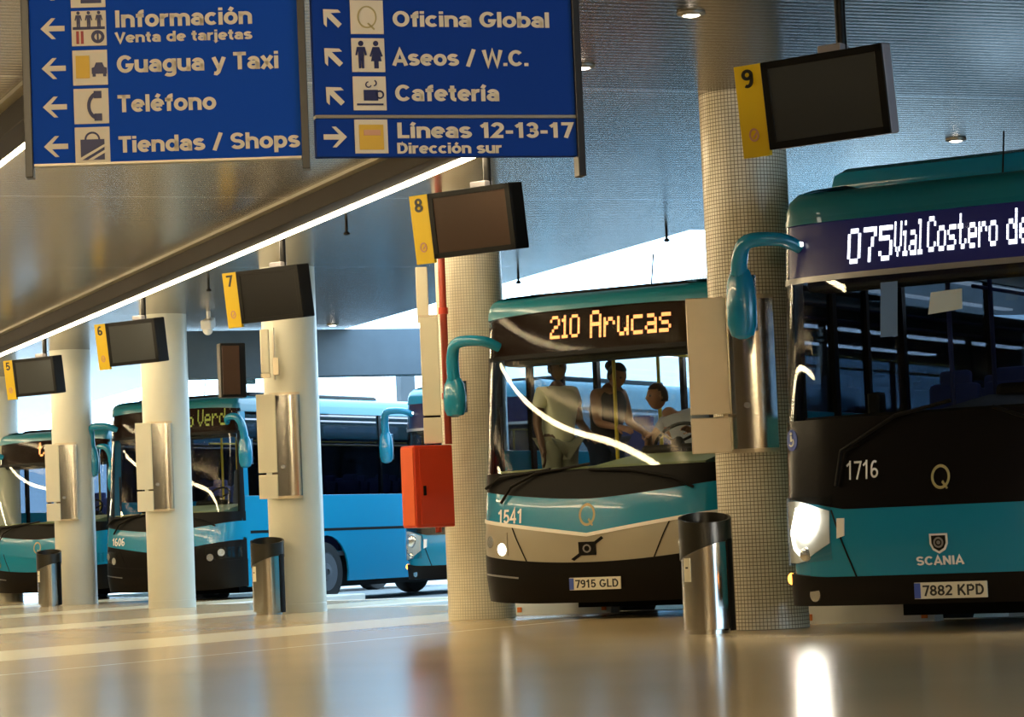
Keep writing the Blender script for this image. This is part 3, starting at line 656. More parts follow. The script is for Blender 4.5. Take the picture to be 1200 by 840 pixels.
class Bus:
    def __init__(b, root, rake, H): b.root = root; b.rk = rake; b.H = H
    def rake(b, z):
        r = b.rk
        if z <= r[0][0]: return r[0][1]
        for (z0, y0), (z1, y1) in zip(r, r[1:]):
            if z <= z1: return y0 + (y1 - y0) * (z - z0) / (z1 - z0)
        return r[-1][1]
    def P(b, s, z, off=0):
        x, y = plan(s); nx, ny = plan_n(s); fw = max(0, 1 - y / DB)
        tuck = max(0, z - 1.6) * .018
        return Vector((x * (1 - tuck) + nx * off, y + b.rake(z) * fw + ny * off, z))
    def patch(b, name, s0, s1, zl, zh, m, off=0, th=.03, ns=24, nz=6, parent=None, smooth=True):
        fl = zl if callable(zl) else (lambda s: zl); fh = zh if callable(zh) else (lambda s: zh)
        def S(i): return s0 + (s1 - s0) * i / ns
        def A(i, j): s = S(i); return b.P(s, fl(s) + (fh(s) - fl(s)) * j / nz, off)
        def B(i, j): s = S(i); return b.P(s, fl(s) + (fh(s) - fl(s)) * j / nz, off - th)
        return MB().sheet(A, ns, nz, B).build(name, m, parent or b.root, smooth, angle=50)
    def on(b, x, z, off=0): return b.P(s_at_x(x), z, off)
    def flat_text(b, mb, s, x, z, width, cap, off=.004, weight=1.0, depth=.003):
        """text wrapped on the front surface, left edge x, baseline z"""
        stroke_text(mb, s, lambda u, v, d: b.on(x + u, z + v, off + d * depth), width, cap, weight)
    def led(b, mb, s, x, z, width, height, off, fill=.8):
        cells, n = led_cells(s); cw = width / n; chh = height / 7
        for c, r in cells:
            x0 = x + c * cw; z0 = z + r * chh; e = (1 - fill) / 2
            pts = [(x0 + cw * e * .4, z0 + chh * e * .4), (x0 + cw * (1 - e * .4), z0 + chh * e * .4), (x0 + cw * (1 - e * .4), z0 + chh * (1 - e * .4)), (x0 + cw * e * .4, z0 + chh * (1 - e * .4))]
            f = [mb.b.verts.new(b.on(px, pz, off)) for px, pz in pts]; g = [mb.b.verts.new(b.on(px, pz, off - .004)) for px, pz in pts]
            mb.b.faces.new(f); mb.b.faces.new(g[::-1])
            for i in range(4): mb.b.faces.new((f[i], g[i], g[(i + 1) % 4], f[(i + 1) % 4]))
    def poly(b, mb, pts, off, th=.004):
        f = [mb.b.verts.new(b.on(px, pz, off)) for px, pz in pts]; g = [mb.b.verts.new(b.on(px, pz, off - th)) for px, pz in pts]
        mb.b.faces.new(f); mb.b.faces.new(g[::-1]); n = len(pts)
        for i in range(n): mb.b.faces.new((f[i], g[i], g[(i + 1) % n], f[(i + 1) % n]))
    def ring(b, mb, cx, cz, r, wd, off, sx=1, sz=1, n=24, a0=0, a1=2 * pi):
        for k in range(n):
            a, c = a0 + (a1 - a0) * k / n, a0 + (a1 - a0) * (k + 1) / n; o, i2 = r + wd / 2, r - wd / 2
            b.poly(mb, [(cx + o * cos(a) * sx, cz + o * sin(a) * sz), (cx + o * cos(c) * sx, cz + o * sin(c) * sz), (cx + i2 * cos(c) * sx, cz + i2 * sin(c) * sz), (cx + i2 * cos(a) * sx, cz + i2 * sin(a) * sz)], off)

SHARED = {}
def shared_obj(key, fn, name, parent, loc=(0, 0, 0)):
    if key not in SHARED:
        o = fn(); SHARED[key] = o.data; o.parent = parent; o.location = loc; return o
    o = bpy.data.objects.new(name, SHARED[key]); COL.objects.link(o); o.parent = parent; o.location = loc; return o
def mk_seat():
    mb = MB()
    for x in (-.23, .23):
        mb.box((x, .0, .42), (.42, .44, .12), bev=.03); mb.box((x, .24, .80), (.42, .11, .72), bev=.04, tilt=radians(-9)); mb.box((x, .31, 1.18), (.26, .08, .16), bev=.03, tilt=radians(-9))
    mb.box((0, 0, .2), (.5, .3, .36), bev=.02)
    return mb.build('seat', 'seat_blue', None, True)
def mk_driver_seat():
    mb = MB(); mb.box((0, 0, .38), (.48, .46, .13), bev=.04); mb.box((0, .26, .78), (.46, .13, .76), bev=.05, tilt=radians(-8)); mb.box((0, .33, 1.24), (.28, .1, .2), bev=.04, tilt=radians(-8)); mb.box((0, 0, .16), (.34, .34, .32), bev=.02)
    return mb.build('driver_seat', 'seat_grey', None, True)
def mk_wheel_tire():
    pr = [(.29, -.13), (.40, -.145), (.47, -.13), (.485, -.09), (.485, .09), (.47, .13), (.40, .145), (.29, .13)]
    mb = MB(); mb.lathe(pr + [pr[0]], 36) if False else mb.lathe(pr, 36)
    bmesh.ops.transform(mb.b, matrix=Matrix.Rotation(pi / 2, 4, 'Y'), verts=mb.b.verts[:]); return mb.build('wheel', 'rubber', None, True)
def mk_hub():
    mb = MB(); mb.lathe([(.30, -.146), (.27, -.12), (.16, -.10), (.13, -.16), (.05, -.17), (.05, .17), (.13, .16), (.16, .10), (.27, .12), (.30, .146)], 30)
    for k in range(8):
        for sg in (-1, 1): mb.cyl((.20 * cos(k * pi / 4), .20 * sin(k * pi / 4), sg * .10), (.20 * cos(k * pi / 4), .20 * sin(k * pi / 4), sg * .14), .018, n=8)
    bmesh.ops.transform(mb.b, matrix=Matrix.Rotation(pi / 2, 4, 'Y'), verts=mb.b.verts[:]); return mb.build('hub', 'hub_dark', None, True)
def mk_steer():
    mb = MB(); n = 28; pts = [(.23 * cos(2 * pi * k / n), .23 * sin(2 * pi * k / n), 0) for k in range(n + 1)]; mb.tube(pts, .017, 8)
    for k in range(3): a = 2 * pi * k / 3 - pi / 2; mb.tube([(0, 0, 0), (.22 * cos(a), .22 * sin(a), 0)], .013, 6)
    mb.cyl((0, 0, -.03), (0, 0, .02), .06, n=14); mb.cyl((0, 0, -.5), (0, 0, -.02), .03, n=10)
    bmesh.ops.transform(mb.b, matrix=Matrix.Rotation(radians(52), 4, 'X'), verts=mb.b.verts[:]); return mb.build('steering_wheel', 'black_plastic', None, True)

def bus_body(B, zcap, z_ws0, z_ws1, cfg, dzt=0):
    """everything both bus styles share: sides, rear, roof, wheels, interior, mirrors"""
    R = B.root; H = B.H
    swin0, swin1 = 1.72, 2.86 + dzt
    skirt = .33
    ZF = .80                                         # inside floor height above the road
    # roof ------------------------------------------------------
    ss = [-SMAX + (2 * SMAX) * i / 180 for i in range(181)]
    ss = sorted(set([-SMAX, -SMAX * .8, -SMAX * .6, -SMAX * .4, -SMAX * .25] + [-S1 * 1.1 + 2.2 * S1 * i / 60 for i in range(61)] + [SMAX * .25, SMAX * .4, SMAX * .6, SMAX * .8, SMAX]))
    lv = [(0, zcap, 0), (.004, zcap + (H - zcap) * .35, .02), (.03, zcap + (H - zcap) * .65, .07), (.09, zcap + (H - zcap) * .86, .2), (.2, zcap + (H - zcap) * .96, .38), (.45, H, .65)]
    mb = MB(); rings = []
    for ins, z, fr in lv:
        ring_ = []
        for s in ss:
            p = B.P(s, zcap); nx, ny = plan_n(s); x, y0 = plan(s); fw = max(0, 1 - y0 / DB)
            q = Vector((p.x - nx * ins, p.y - ny * ins + fw * fr * .6, z)); q.y = min(q.y, LB - ins); ring_.append(mb.b.verts.new(q))
        rings.append(ring_)
    for a, c in zip(rings, rings[1:]):
        for i in range(len(ss)):
            j = (i + 1) % len(ss); mb.b.faces.new((a[i], a[j], c[j], c[i]))
    mb.b.faces.new(rings[-1]); mb.b.faces.new(rings[0][::-1])
    mb.build('roof', cfg.get('roof', 'paint_roof'), R, True, angle=40)
    # roof unit (air conditioning)
    uh = cfg.get('unit', .08)
    MB().box((0, 2.75, H + uh / 2 - .06), (2.25, 3.6, uh + .06), bev=(uh + .06) * .45).build('roof_unit', cfg.get('unit_m', 'black_plastic'), R, True)
    MB().tube([B.on(.25, H - .06) + Vector((0, .55, .06)), B.on(.25, H) + Vector((0, .6, .32))], .007, 6).build('antenna', 'black_plastic', R)
    # sides -----------------------------------------------------
    yf, yr = 2.7, 8.75
    for sg in (-1, 1):
        side = 'right' if sg > 0 else 'left'
        pts = [(DB, skirt)]
        for yc in (yf, yr):
            rr = .58; a = math.asin((.49 - skirt) / rr)
            for k in range(15):
                th = pi + a - (pi + 2 * a) * k / 14; pts.append((yc + rr * cos(th), .49 + rr * sin(th)))
        pts += [(LB, skirt), (LB, 1.14), (DB, 1.14)]
        X = sg * WB
        MB().prism(pts, (X, 0, 0), (0, 1, 0), (0, 0, 1), (-sg * .03, 0, 0)).build('lower_side_panel', 'paint_blue', R)
        MB().box((X - sg * .012, (DB + LB) / 2, 1.162), (.016, LB - DB, .046)).build('side_groove', 'black_plastic', R)
        MB().box((X - sg * .016, (DB + LB) / 2, (1.184 + swin0) / 2), (.034, LB - DB, swin0 - 1.184), bev=.004).build('side_panel', 'paint_blue', R)
        s0 = sg * (S1 + .10)
        n_w = 6; wl = (LB - DB - .25) / n_w
        for k in range(n_w):
            a0 = S1 + .10 + k * wl; a1 = a0 + wl - .03
            B.patch('side_window', sg * a0, sg * a1, swin0, swin1, cfg.get('sglass', 'side_glass'), -.004, .012, 1, 1)
            if k: MB().box((sg * (WB - .045), DB + a0 - S1 - .015, (swin0 + swin1) / 2), (.05, .07, swin1 - swin0)).build('window_pillar', 'black_gloss', R)
        B.patch('corner_pillar', sg * (S1 - .10), sg * (S1 + .10), 1.1, swin1, 'paint_blue' if cfg.get('blue_pillar') else 'black_gloss', .002, .05, 4, 2)
        B.patch('cant_rail', sg * (S1 - .0), sg * SMAX, swin1, zcap, 'paint_roof', 0, .05, 2, 2)
        if cfg.get('side_text') and sg > 0:
            me = MB(); add_text(me, cfg['side_text'], 0, 0, .62, .2, 0)
            bmesh.ops.transform(me.b, matrix=Matrix.Translation((X + .003, 1.75, 1.36)) @ Matrix.Rotation(pi / 2, 4, 'Z'), verts=me.b.verts[:]); me.build('side_lettering', 'decal_white', R)
    MB().box((0, LB - .02, (skirt + zcap) / 2), (2 * WB - .02, .04, zcap - skirt), bev=.02).build('rear_panel', 'paint_blue', R)
    MB().box((0, LB + .003, 2.3), (2.1, .012, .9), bev=.004).build('rear_window', 'black_gloss', R)
    for x in (-1.05, 1.05): MB().box((x, LB + .006, 1.1), (.16, .02, .5), bev=.006).build('tail_light', 'red_paint', R)
    # underside, floor, ceiling, interior
    MB().box((0, LB / 2 + .5, .49), (2 * WB - 1.1, LB - 1.1, .52)).build('chassis', 'black_plastic', R)
    MB().box((0, LB / 2 + .25, ZF - .03), (2 * WB - .08, LB - .75, .06)).build('cabin_floor', 'interior_dark', R)
    MB().box((0, LB / 2 + .4, zcap - .06), (2 * WB - .20, LB - 1.0, .03)).build('cabin_ceiling', 'interior_light', R)
    for yc in (yf, yr):
        for sg in (-1, 1):
            wv = shared_obj('tire', mk_wheel_tire, 'wheel', R, (sg * 1.10, yc, .485)); shared_obj('hub', mk_hub, 'hub', wv)
    if cfg.get('seats', True):
        for r_ in range(9):
            for x in (-.74, .74):
                shared_obj('seat', mk_seat, 'seat', R, (x, 2.6 + .95 * r_, ZF))
    shared_obj('drvseat', mk_driver_seat, 'driver_seat', R, (.44, 1.45, ZF + .22))
    shared_obj('steer', mk_steer, 'steering_wheel', R, (.46, .92, ZF + .90))
    # dashboard following the windscreen base
    zd = z_ws0 + .02
    def A(i, j): s = -1.15 + 2.3 * i / 16; p = B.P(s, z_ws0, -.05); return Vector((p.x * .97, p.y + .55 * j, zd + (.10 if j else 0) * (1 if p.x > .1 else .2)))
    def Q(i, j): s = -1.15 + 2.3 * i / 16; p = B.P(s, z_ws0, -.05); return Vector((p.x * .97, p.y + .02 + .50 * j, zd - .5))
    MB().sheet(A, 16, 1, Q).build('dashboard', cfg.get('dash', 'dash'), R, True)
    MB().box((.48, .82, zd + .10), (.62, .22, .12), bev=.05, tilt=radians(-20)).build('instrument_binnacle', 'black_plastic', R)
    MB().box((.10, 1.5, ZF + .30), (.05, .6, .56), bev=.02).build('driver_partition', 'interior_dark', R)
    for x, y in ((-.32, 1.2), (.10, 1.95), (-.38, 2.2)):
        MB().cyl((x, y, ZF), (x, y, zcap - .075), .018, n=10).build('grab_pole', cfg.get('pole', 'rail_yellow'), R, True)
    for x in (-.4, .4): MB().tube([(x, 1.9, 2.62), (x, 11, 2.62)], .015, 8).build('ceiling_rail', cfg.get('pole', 'rail_yellow'), R, True)
    for x in (-.55, .55): MB().box((x, 5.8, zcap - .085), (.10, 7.6, .02)).build('cabin_fill', 'cabin_fill' if cfg.get('cabin', True) else 'cabin_fill_dim', R)  # glowing strips added to brighten the cabin
    MB().box((0, .62, z_ws1 + .10), (2.2, .3, .34), bev=.04).build('destination_box', 'interior_dark', R)
    # door on the kerb side, frames only (glass fills the rest)
    for y in (.62, 1.2, 1.22, 1.82):
        MB().box((-WB + .035, y, 1.6), (.05, .05, 2.3)).build('door_frame', 'black_plastic', R)
    # mirrors
    for sg in ((-1, 1) if not cfg.get('one_mirror') else (-1,)):
        z0 = cfg['mz']; p0 = B.P(sg * s_at_x(1.12), z0, -.02); px = cfg.get('mx', .30); py = cfg.get('my', .16)
        tip = Vector((sg * (WB + px), p0.y - py, z0 - cfg.get('md', .30)))
        pts = [p0, p0 + Vector((sg * .10, -.12, .06)), Vector((sg * (WB + px * .55), p0.y - py - .08, z0 + .06)), Vector((sg * (WB + px * .92), p0.y - py - .04, z0 - .06)), tip]
        # smooth the path
        sm = []
        for i in range(len(pts) - 1):
            p_1 = pts[max(i - 1, 0)]; a = pts[i]; c = pts[i + 1]; d = pts[min(i + 2, len(pts) - 1)]
            for k in range(5):
                u = k / 5; sm.append(.5 * ((2 * a) + (c - p_1) * u + (2 * p_1 - 5 * a + 4 * c - d) * u * u + (3 * a - p_1 - 3 * c + d) * u ** 3))
        sm.append(tip)
        arm = MB().tube(sm, [.045 + .02 * i / len(sm) for i in range(len(sm))], 12).build('mirror_arm', cfg.get('mirror', 'paint_blue'), R, True)
        mh = cfg.get('mh', .50); c = tip + Vector((0, .0, -mh * .35))
        mb = MB(); q = []
        prof = [(.0, .02), (.05, .07), (.2, .10), (.5, .115), (.8, .11), (.95, .085), (1.0, .03)]
        rg = []
        for f, r in prof:
            rg.append([mb.b.verts.new(c + Vector((r * cos(2 * pi * k / 20), r * sin(2 * pi * k / 20) * .75, mh / 2 - f * mh))) for k in range(20)])
        for a, d in zip(rg, rg[1:]):
            for k in range(20): mb.b.faces.new((a[k], a[(k + 1) % 20], d[(k + 1) % 20], d[k]))
        mb.b.faces.new(rg[0][::-1]); mb.b.faces.new(rg[-1])
        hs = mb.build('mirror_housing', cfg.get('mirror', 'paint_blue'), R, True)
        MB().box(c + Vector((0, .085, 0)), (.16, .012, mh * .78), bev=.004).build('mirror_glass', 'mirror_face', hs)

def wiper(B, pts, name='wiper'):
    MB().tube([B.on(x, z, off) for x, z, off in pts], .014, 8).build(name, 'black_plastic', B.root, True)
def plate(B, text, cx, cz, w=.52, h=.11, y_off=.03):
    p = B.on(cx, cz, y_off)
    pl = MB().box((cx, p.y, cz), (w, .016, h), bev=.004).build('number_plate', 'plate_white', B.root)
    MB().box((cx - w / 2 + .025, p.y - .009, cz), (.044, .004, h - .008)).build('country_band', 'decal_blue', pl)
    mb = MB(); add_text(mb, text, cx - w / 2 + .06, cz - h * .33, w - .08, h * .66, p.y - .008, .85, .003); mb.build('lettering', 'plate_black', pl)
def brand_q(B, cx, cz, r, m, off=.006):
    mb = MB(); B.ring(mb, cx, cz, r, r * .26, off, .85, 1.05); B.poly(mb, [(cx + r * .1, cz - r * .55), (cx + r * .25, cz - r * .35), (cx + r * .75, cz - r * 1.1), (cx + r * .6, cz - r * 1.2)], off + .001)
    mb.build('round_emblem', m, B.root)

def bus_angular(N, cfg, label):
    """older coach: teal band in a shallow V, silver or dark lower mask, amber sign"""
    root = empty('city_bus', N, BUSR, label, 'bus', 'blue city buses nosed in to the platform')
    D = cfg.get('taller', 0); B = Bus(root, [(.28, .12), (.5, .0), (.9, -.02), (1.2, .02), (1.5, .10), (2.55 + D, .312), (2.95 + D, .355), (3.2 + D, .45)], 3.13 + D)
    E = S1 - .06
    sc = lambda s: min(1, abs(plan(s)[0]) / WB)
    v_low = lambda s: .90 + .17 * sc(s)
    v_hi = lambda s: 1.22 + .12 * sc(s) ** 1.5
    lower = cfg.get('lower', 'silver_paint')
    B.patch('bumper', -S1, S1, lambda s: .30 + .04 * sc(s) ** 4, lambda s: .66 + .10 * sc(s) ** 2, 'bumper_dark', .012, .05, 40, 4)
    B.patch('lower_mask', -S1, S1, lambda s: .66 + .10 * sc(s) ** 2, lambda s: v_low(s), lower, .004, .04, 40, 4)
    B.patch('mask_trim', -S1 + .1, S1 - .1, lambda s: v_low(s) - .014, lambda s: v_low(s) + .018, 'pale_trim' if lower == 'silver_paint' else 'paint_blue', .014, .03, 40, 1)
    B.patch('front_panel', -S1, S1, lambda s: v_low(s) + .018, v_hi, 'paint_blue', .004, .04, 40, 4)
    B.patch('cowl', -S1, S1, v_hi, 1.49, 'black_plastic', 0, .05, 40, 3)
    B.patch('windscreen', -E, E, 1.49, 2.55 + D, 'windscreen_glass', -.004, .012, 40, 8)
    for sg in (-1, 1): B.patch('windscreen_pillar', sg * (E - .10), sg * (S1 - .02), 1.49, 2.55 + D, 'black_plastic', .003, .05, 4, 6)
    B.patch('windscreen_seal', -E, E, 2.53 + D, 2.57 + D, 'black_plastic', .004, .02, 40, 1)
    dl = lambda s: 2.55
    B.patch('display_surround', -S1, S1, 2.55 + D, lambda s: 2.97 + D - .04 * sc(s) ** 3, 'display_brown', -.03, .02, 40, 3)
    B.patch('display_glass', -S1 + .03, S1 - .03, 2.57 + D, lambda s: 2.95 + D - .04 * sc(s) ** 3, 'display_glass', .0, .008, 40, 3)
    mb = MB()
    for s, x, z, wd, hh in cfg['led']: B.led(mb, s, x, z + D, wd, hh, -.022)
    mb.build('display_lettering', cfg.get('led_m', 'led_amber'), root)
    B.patch('brow', -S1, S1, lambda s: 2.95 + D - .04 * sc(s) ** 3, 2.99 + D, 'paint_roof', .006, .05, 40, 2)
    # headlamps
    for sg in (-1, 1):
        h = B.patch('headlight', sg * s_at_x(.86), sg * (S1 - .12), lambda s: .70 + .10 * sc(s) ** 2, lambda s: .95, 'silver_paint' if lower == 'silver_paint' else 'lens_clear', .010, .006, 8, 2)
        for x, z, m in ((.93, .80, cfg.get('fog', 'lamp_off')), (1.09, .87, 'lamp_off')):
            p = B.on(sg * x, z, .004); q = B.on(sg * x, z, .014)
            MB().cyl(p, q, .055, n=18).build('lamp', m, h, True)
        mb = MB()
        for k in range(8):
            z0 = .68 + (v_low(.8) - .68) * k / 8; z1 = .68 + (v_low(.8) - .68) * (k + 1) / 8; x0 = .80 - .16 * (1 - k / 8); x1 = .80 - .16 * (1 - (k + 1) / 8)
            B.poly(mb, [(sg * x0, z0), (sg * (x0 + .012), z0), (sg * (x1 + .012), z1), (sg * x1, z1)], .010)
        mb.build('panel_seam', 'black_plastic', root)
    B.patch('bumper_trim', -1.25, -.75, lambda s: .52 + .12 * (sc(s) - .5), lambda s: .535 + .12 * (sc(s) - .5), 'hub_grey', .018, .01, 8, 1)
    wiper(B, [(-.92, 1.22, .03), (-.80, 1.36, .05), (-.55, 1.47, .03), (.0, 1.53, .02)]); wiper(B, [(-1.15, 1.36, .03), (-.95, 1.45, .04), (-.4, 1.50, .03)])
    wiper(B, [(1.0, 1.28, .03), (.8, 1.38, .05), (.4, 1.46, .03), (.0, 1.48, .02)])
    if cfg.get('num'): mb = MB(); B.flat_text(mb, cfg['num'], -.98, 1.03, .30, .13, .006, .8); mb.build('fleet_number', 'decal_white', root)
    if cfg.get('q', True): brand_q(B, -.0, 1.08, .085, 'decal_gold')
    if cfg.get('badge'):
        mb = MB(); B.poly(mb, [(-.17, .69), (-.14, .675), (.17, .865), (.15, .885)], .012); B.poly(mb, [(-.085, .72), (.085, .72), (.085, .84), (-.085, .84)], .016, .012); mb.build('badge', 'black_plastic', root)
        mb = MB(); B.ring(mb, 0, .78, .035, .014, .020, 1, .9, 12); mb.build('badge_ring', 'hub_grey', root)
    if cfg.get('plate'): plate(B, cfg['plate'], .06, .47)
    bus_body(B, 2.97 + D, 1.49, 2.55 + D, cfg, D)
    return B

def bus_modern(N, cfg, label):
    """newer bus: glossy black mid band, blue lower face, big clear headlamps, white sign"""
    root = empty('city_bus', N, BUSR, label, 'bus', 'blue city buses nosed in to the platform')
    B = Bus(root, [(.28, .10), (.5, .02), (.8, .0), (1.05, .03), (1.62, .10), (2.62, .22), (3.02, .30), (3.3, .4)], 3.29)
    E = S1 - .05
    sc = lambda s: min(1, abs(plan(s)[0]) / WB)
    top = lambda s: 1.00 + .10 * max(0, sc(s) - .55) / .45
    B.patch('bumper', -S1, S1, .34, lambda s: .54 + .10 * max(0, sc(s) - .7), 'bumper_dark', .010, .05, 40, 4)
    B.patch('front_panel', -1.02, 1.02, .54, top, 'paint_blue', .004, .04, 30, 5)
    for sg in (-1, 1):
        B.patch('corner_panel', sg * 1.02, sg * S1, lambda s: .54 + .10 * max(0, sc(s) - .7), top, 'paint_blue', -.02, .03, 10, 4)
        h = B.patch('headlight', sg * s_at_x(.80), sg * (S1 - .05), lambda s: .62 + .10 * (1 - sc(s)), lambda s: 1.10, 'lens_clear', .022, .006, 12, 4)
        B.patch('reflector_bowl', sg * s_at_x(.82), sg * (S1 - .08), lambda s: .76 - .12 * min(1, (abs(s) - .85) / .25), lambda s: 1.0 + .07 * min(1, (abs(s) - .85) / .25), 'silver_bowl', .009, .006, 8, 3, parent=h)
        z1 = .86
        p = B.on(sg * 1.00, z1 + .06, .012)
        lamp = MB(); lamp.ball(p, .105, (1, .35, 1)); lamp.build('main_lamp', 'lamp_on' if cfg.get('lit') else 'lamp_off', h, True)
        p = B.on(sg * 1.03, .70, .010); MB().ball(p, .05, (1, .4, 1)).build('indicator_lamp', 'lamp_off', h, True)
        MB().tube([B.on(sg * 1.10, 1.02, .016), B.on(sg * 1.16, .85, .016), B.on(sg * 1.13, .74, .016), B.on(sg * 1.04, .67, .016)], .012, 8).build('running_light', 'lamp_small' if cfg.get('lit') else 'lamp_off', h, True)
        B.patch('chrome_fin', sg * .70, sg * .76, lambda s: .82 - .3 * (abs(s) - .7), .94, 'pale_trim', .012, .012, 3, 3)
        mb = MB()
        for k in range(8):
            za, zb = .54 + .46 * k / 8, .54 + .46 * (k + 1) / 8; xa, xb = .62 + .18 * k / 8, .62 + .18 * (k + 1) / 8
            B.poly(mb, [(sg * xa, za), (sg * (xa + .012), za), (sg * (xb + .012), zb), (sg * xb, zb)], .009)
        mb.build('panel_seam', 'black_plastic', root)
        MB().cyl(B.on(sg * .98, .42, .0), B.on(sg * .98, .42, .016), .05, n=18).build('fog_light', 'lamp_off', root, True)
    B.patch('mid_band', -S1, S1, top, 1.63, 'black_gloss', .006, .05, 40, 4)
    B.patch('windscreen', -E, E, 1.63, 2.62, 'windscreen_glass', -.002, .012, 40, 8)
    for sg in (-1, 1): B.patch('windscreen_pillar', sg * (E - .06), sg * (S1 - .01), 1.63, 2.62, 'black_plastic', .003, .05, 4, 6)
    B.patch('windscreen_seal', -E, E, 2.60, 2.64, 'hub_grey', .006, .02, 40, 1)
    B.patch('display_surround', -S1, S1, 2.63, 3.04, 'display_navy', -.02, .02, 40, 3)
    B.patch('display_glass', -S1 + .02, S1 - .02, 2.64, 3.03, 'display_glass', .004, .008, 40, 3)
    if cfg['led']:
        mb = MB()
        for s, x, z, wd, hh in cfg['led']: B.led(mb, s, x, z, wd, hh, -.012)
        mb.build('display_lettering', cfg.get('led_m', 'led_white'), root)
    B.patch('brow', -S1, S1, 3.02, 3.06, 'paint_roof', .006, .05, 40, 2)
    MB().cyl(B.on(-1.08, 2.88, .0), B.on(-1.08, 2.88, .02), .018, n=12).build('marker_lamp', 'lamp_small', root, True)
    MB().ball(B.on(-1.24, .53, .005), .03, (1, 1, 1.4)).build('side_marker', 'lamp_amber', root, True)
    wiper(B, [(-.75, 1.16, .03), (-.7, 1.4, .045), (-.3, 1.62, .03), (.1, 1.70, .02)]); wiper(B, [(1.0, 1.2, .03), (.9, 1.45, .045), (.4, 1.64, .03)])
    if cfg.get('num'): mb = MB(); B.flat_text(mb, cfg['num'], -.68, 1.20, .25, .13, .012, .6); mb.build('fleet_number', 'decal_white', root)
    brand_q(B, .02, 1.19, .07, 'decal_gold', .012)
    if cfg.get('badge'):
        mb = MB(); B.poly(mb, [(-.065, .74), (-.045, .70), (0, .675), (.045, .70), (.065, .74), (.065, .81), (-.065, .81)], .012); sh = mb.build('badge_shield', 'decal_white', root)
        mb = MB(); B.poly(mb, [(-.050, .745), (-.035, .712), (0, .692), (.035, .712), (.050, .745), (.050, .797), (-.050, .797)], .0145); mb.build('badge_field', 'black_plastic', sh)
        mb = MB(); B.ring(mb, 0, .75, .030, .012, .018, 1, 1, 20); B.poly(mb, [(0 + .014 * cos(2 * pi * k / 10), .75 + .014 * sin(2 * pi * k / 10)) for k in range(10)], .018); mb.build('badge_ring', 'hub_grey', root)
        mb = MB(); B.flat_text(mb, 'SCANIA', -.17, .60, .34, .06, .010, 1.0); mb.build('maker_lettering', 'decal_white', root)
    # round blue access sticker low on the kerb-side corner
    mb = MB(); B.poly(mb, [(-1.16 + .06 * cos(2 * pi * k / 20), 1.50 + .075 * sin(2 * pi * k / 20)) for k in range(20)], .011); stk = mb.build('access_sticker', 'decal_blue', root)
    mb = MB(); B.ring(mb, -1.16, 1.485, .026, .01, .014, 1, 1, 14, -2.6, .9); B.poly(mb, [(-1.168, 1.49), (-1.152, 1.49), (-1.152, 1.53), (-1.168, 1.53)], .014); B.poly(mb, [(-1.16 + .011 * cos(2 * pi * k / 10), 1.545 + .011 * sin(2 * pi * k / 10)) for k in range(10)], .014); mb.build('wheelchair_symbol', 'decal_white', stk)
    if cfg.get('plate'): plate(B, cfg['plate'], .06, .43)
    if cfg.get('notices'):
        mb = MB(); pts = [(-.08, 2.30), (.17, 2.32), (.17, 2.46), (-.06, 2.45)]; B.poly(mb, pts, -.03); tag(mb.build('paper_notice', 'paper', root), 'white paper notice behind the windscreen')
        mb = MB(); B.poly(mb, [(-.44, 2.17), (-.31, 2.17), (-.31, 2.55), (-.44, 2.55)], -.03); tag(mb.build('paper_notice', 'paper_blue', root), 'tall blue notice behind the windscreen')
        MB().box((-.55, .35, 1.72), (.10, .12, .16), bev=.02).build('ticket_reader', 'black_plastic', root)
    bus_body(B, 3.04, 1.63, 2.62, cfg)
    return B

ROADZ = -.15
bA = bus_modern((.25, 16.1, ROADZ), dict(led=[('075', -.70, 2.70, .35, .25), ('Vial', -.335, 2.72, .215, .25), ('Costero', -.085, 2.73, .52, .25), ('de', .50, 2.73, .17, .25)], num='1716', plate='7882 KPD', badge=True, lit=True, cabin=False, unit=.22, unit_m='paint_blue', mz=2.86, mh=.52, mx=.24, my=.10, md=.18, notices=True, dash='black_plastic', pole='seat_blue'),
        'bus with lit headlamp and white sign reading 075 Vial Costero de, at the right edge')
bB = bus_angular((.33, 22.40, ROADZ), dict(led=[('210', -.52, 2.69, .32, .21), ('Arucas', -.09, 2.67, .84, .25)], num='1541', plate='7915 GLD', badge=True, fog='lamp_small', sglass='side_glass_clear', mz=2.66, mh=.38, mx=.24, my=.12, seats=True),
        'bus with amber sign reading 210 Arucas and silver lower front')
bC = bus_modern((5.08, 38.62, ROADZ), dict(led=[], mz=2.86, mh=.5, mx=.24, my=.12, led_m='led_dim'),
        'bus mostly hidden behind the column with the red cabinet, only its corner and mirror showing')
bD = bus_angular((1.02, 41.22, ROADZ), dict(taller=.16, led=[('o', .36, 2.66, .13, .22), ('Verd', .57, 2.66, .52, .26)], num='1606', lower='bumper_dark', led_m='led_dim', mz=2.86, mh=.5, mx=.22, my=.12, side_text='Global', blue_pillar=True, q=False),
        'parked bus with unlit sign and bright blue side, behind the two middle left columns')
bE = bus_angular((.35, 47.3, ROADZ), dict(led=[('ta', -.24, 2.68, .36, .24)], lower='paint_blue', mz=2.70, mh=.5, mx=.22, my=.12, blue_pillar=True),
        'farthest bus at the left edge, with an amber sign glimpsed between the columns')

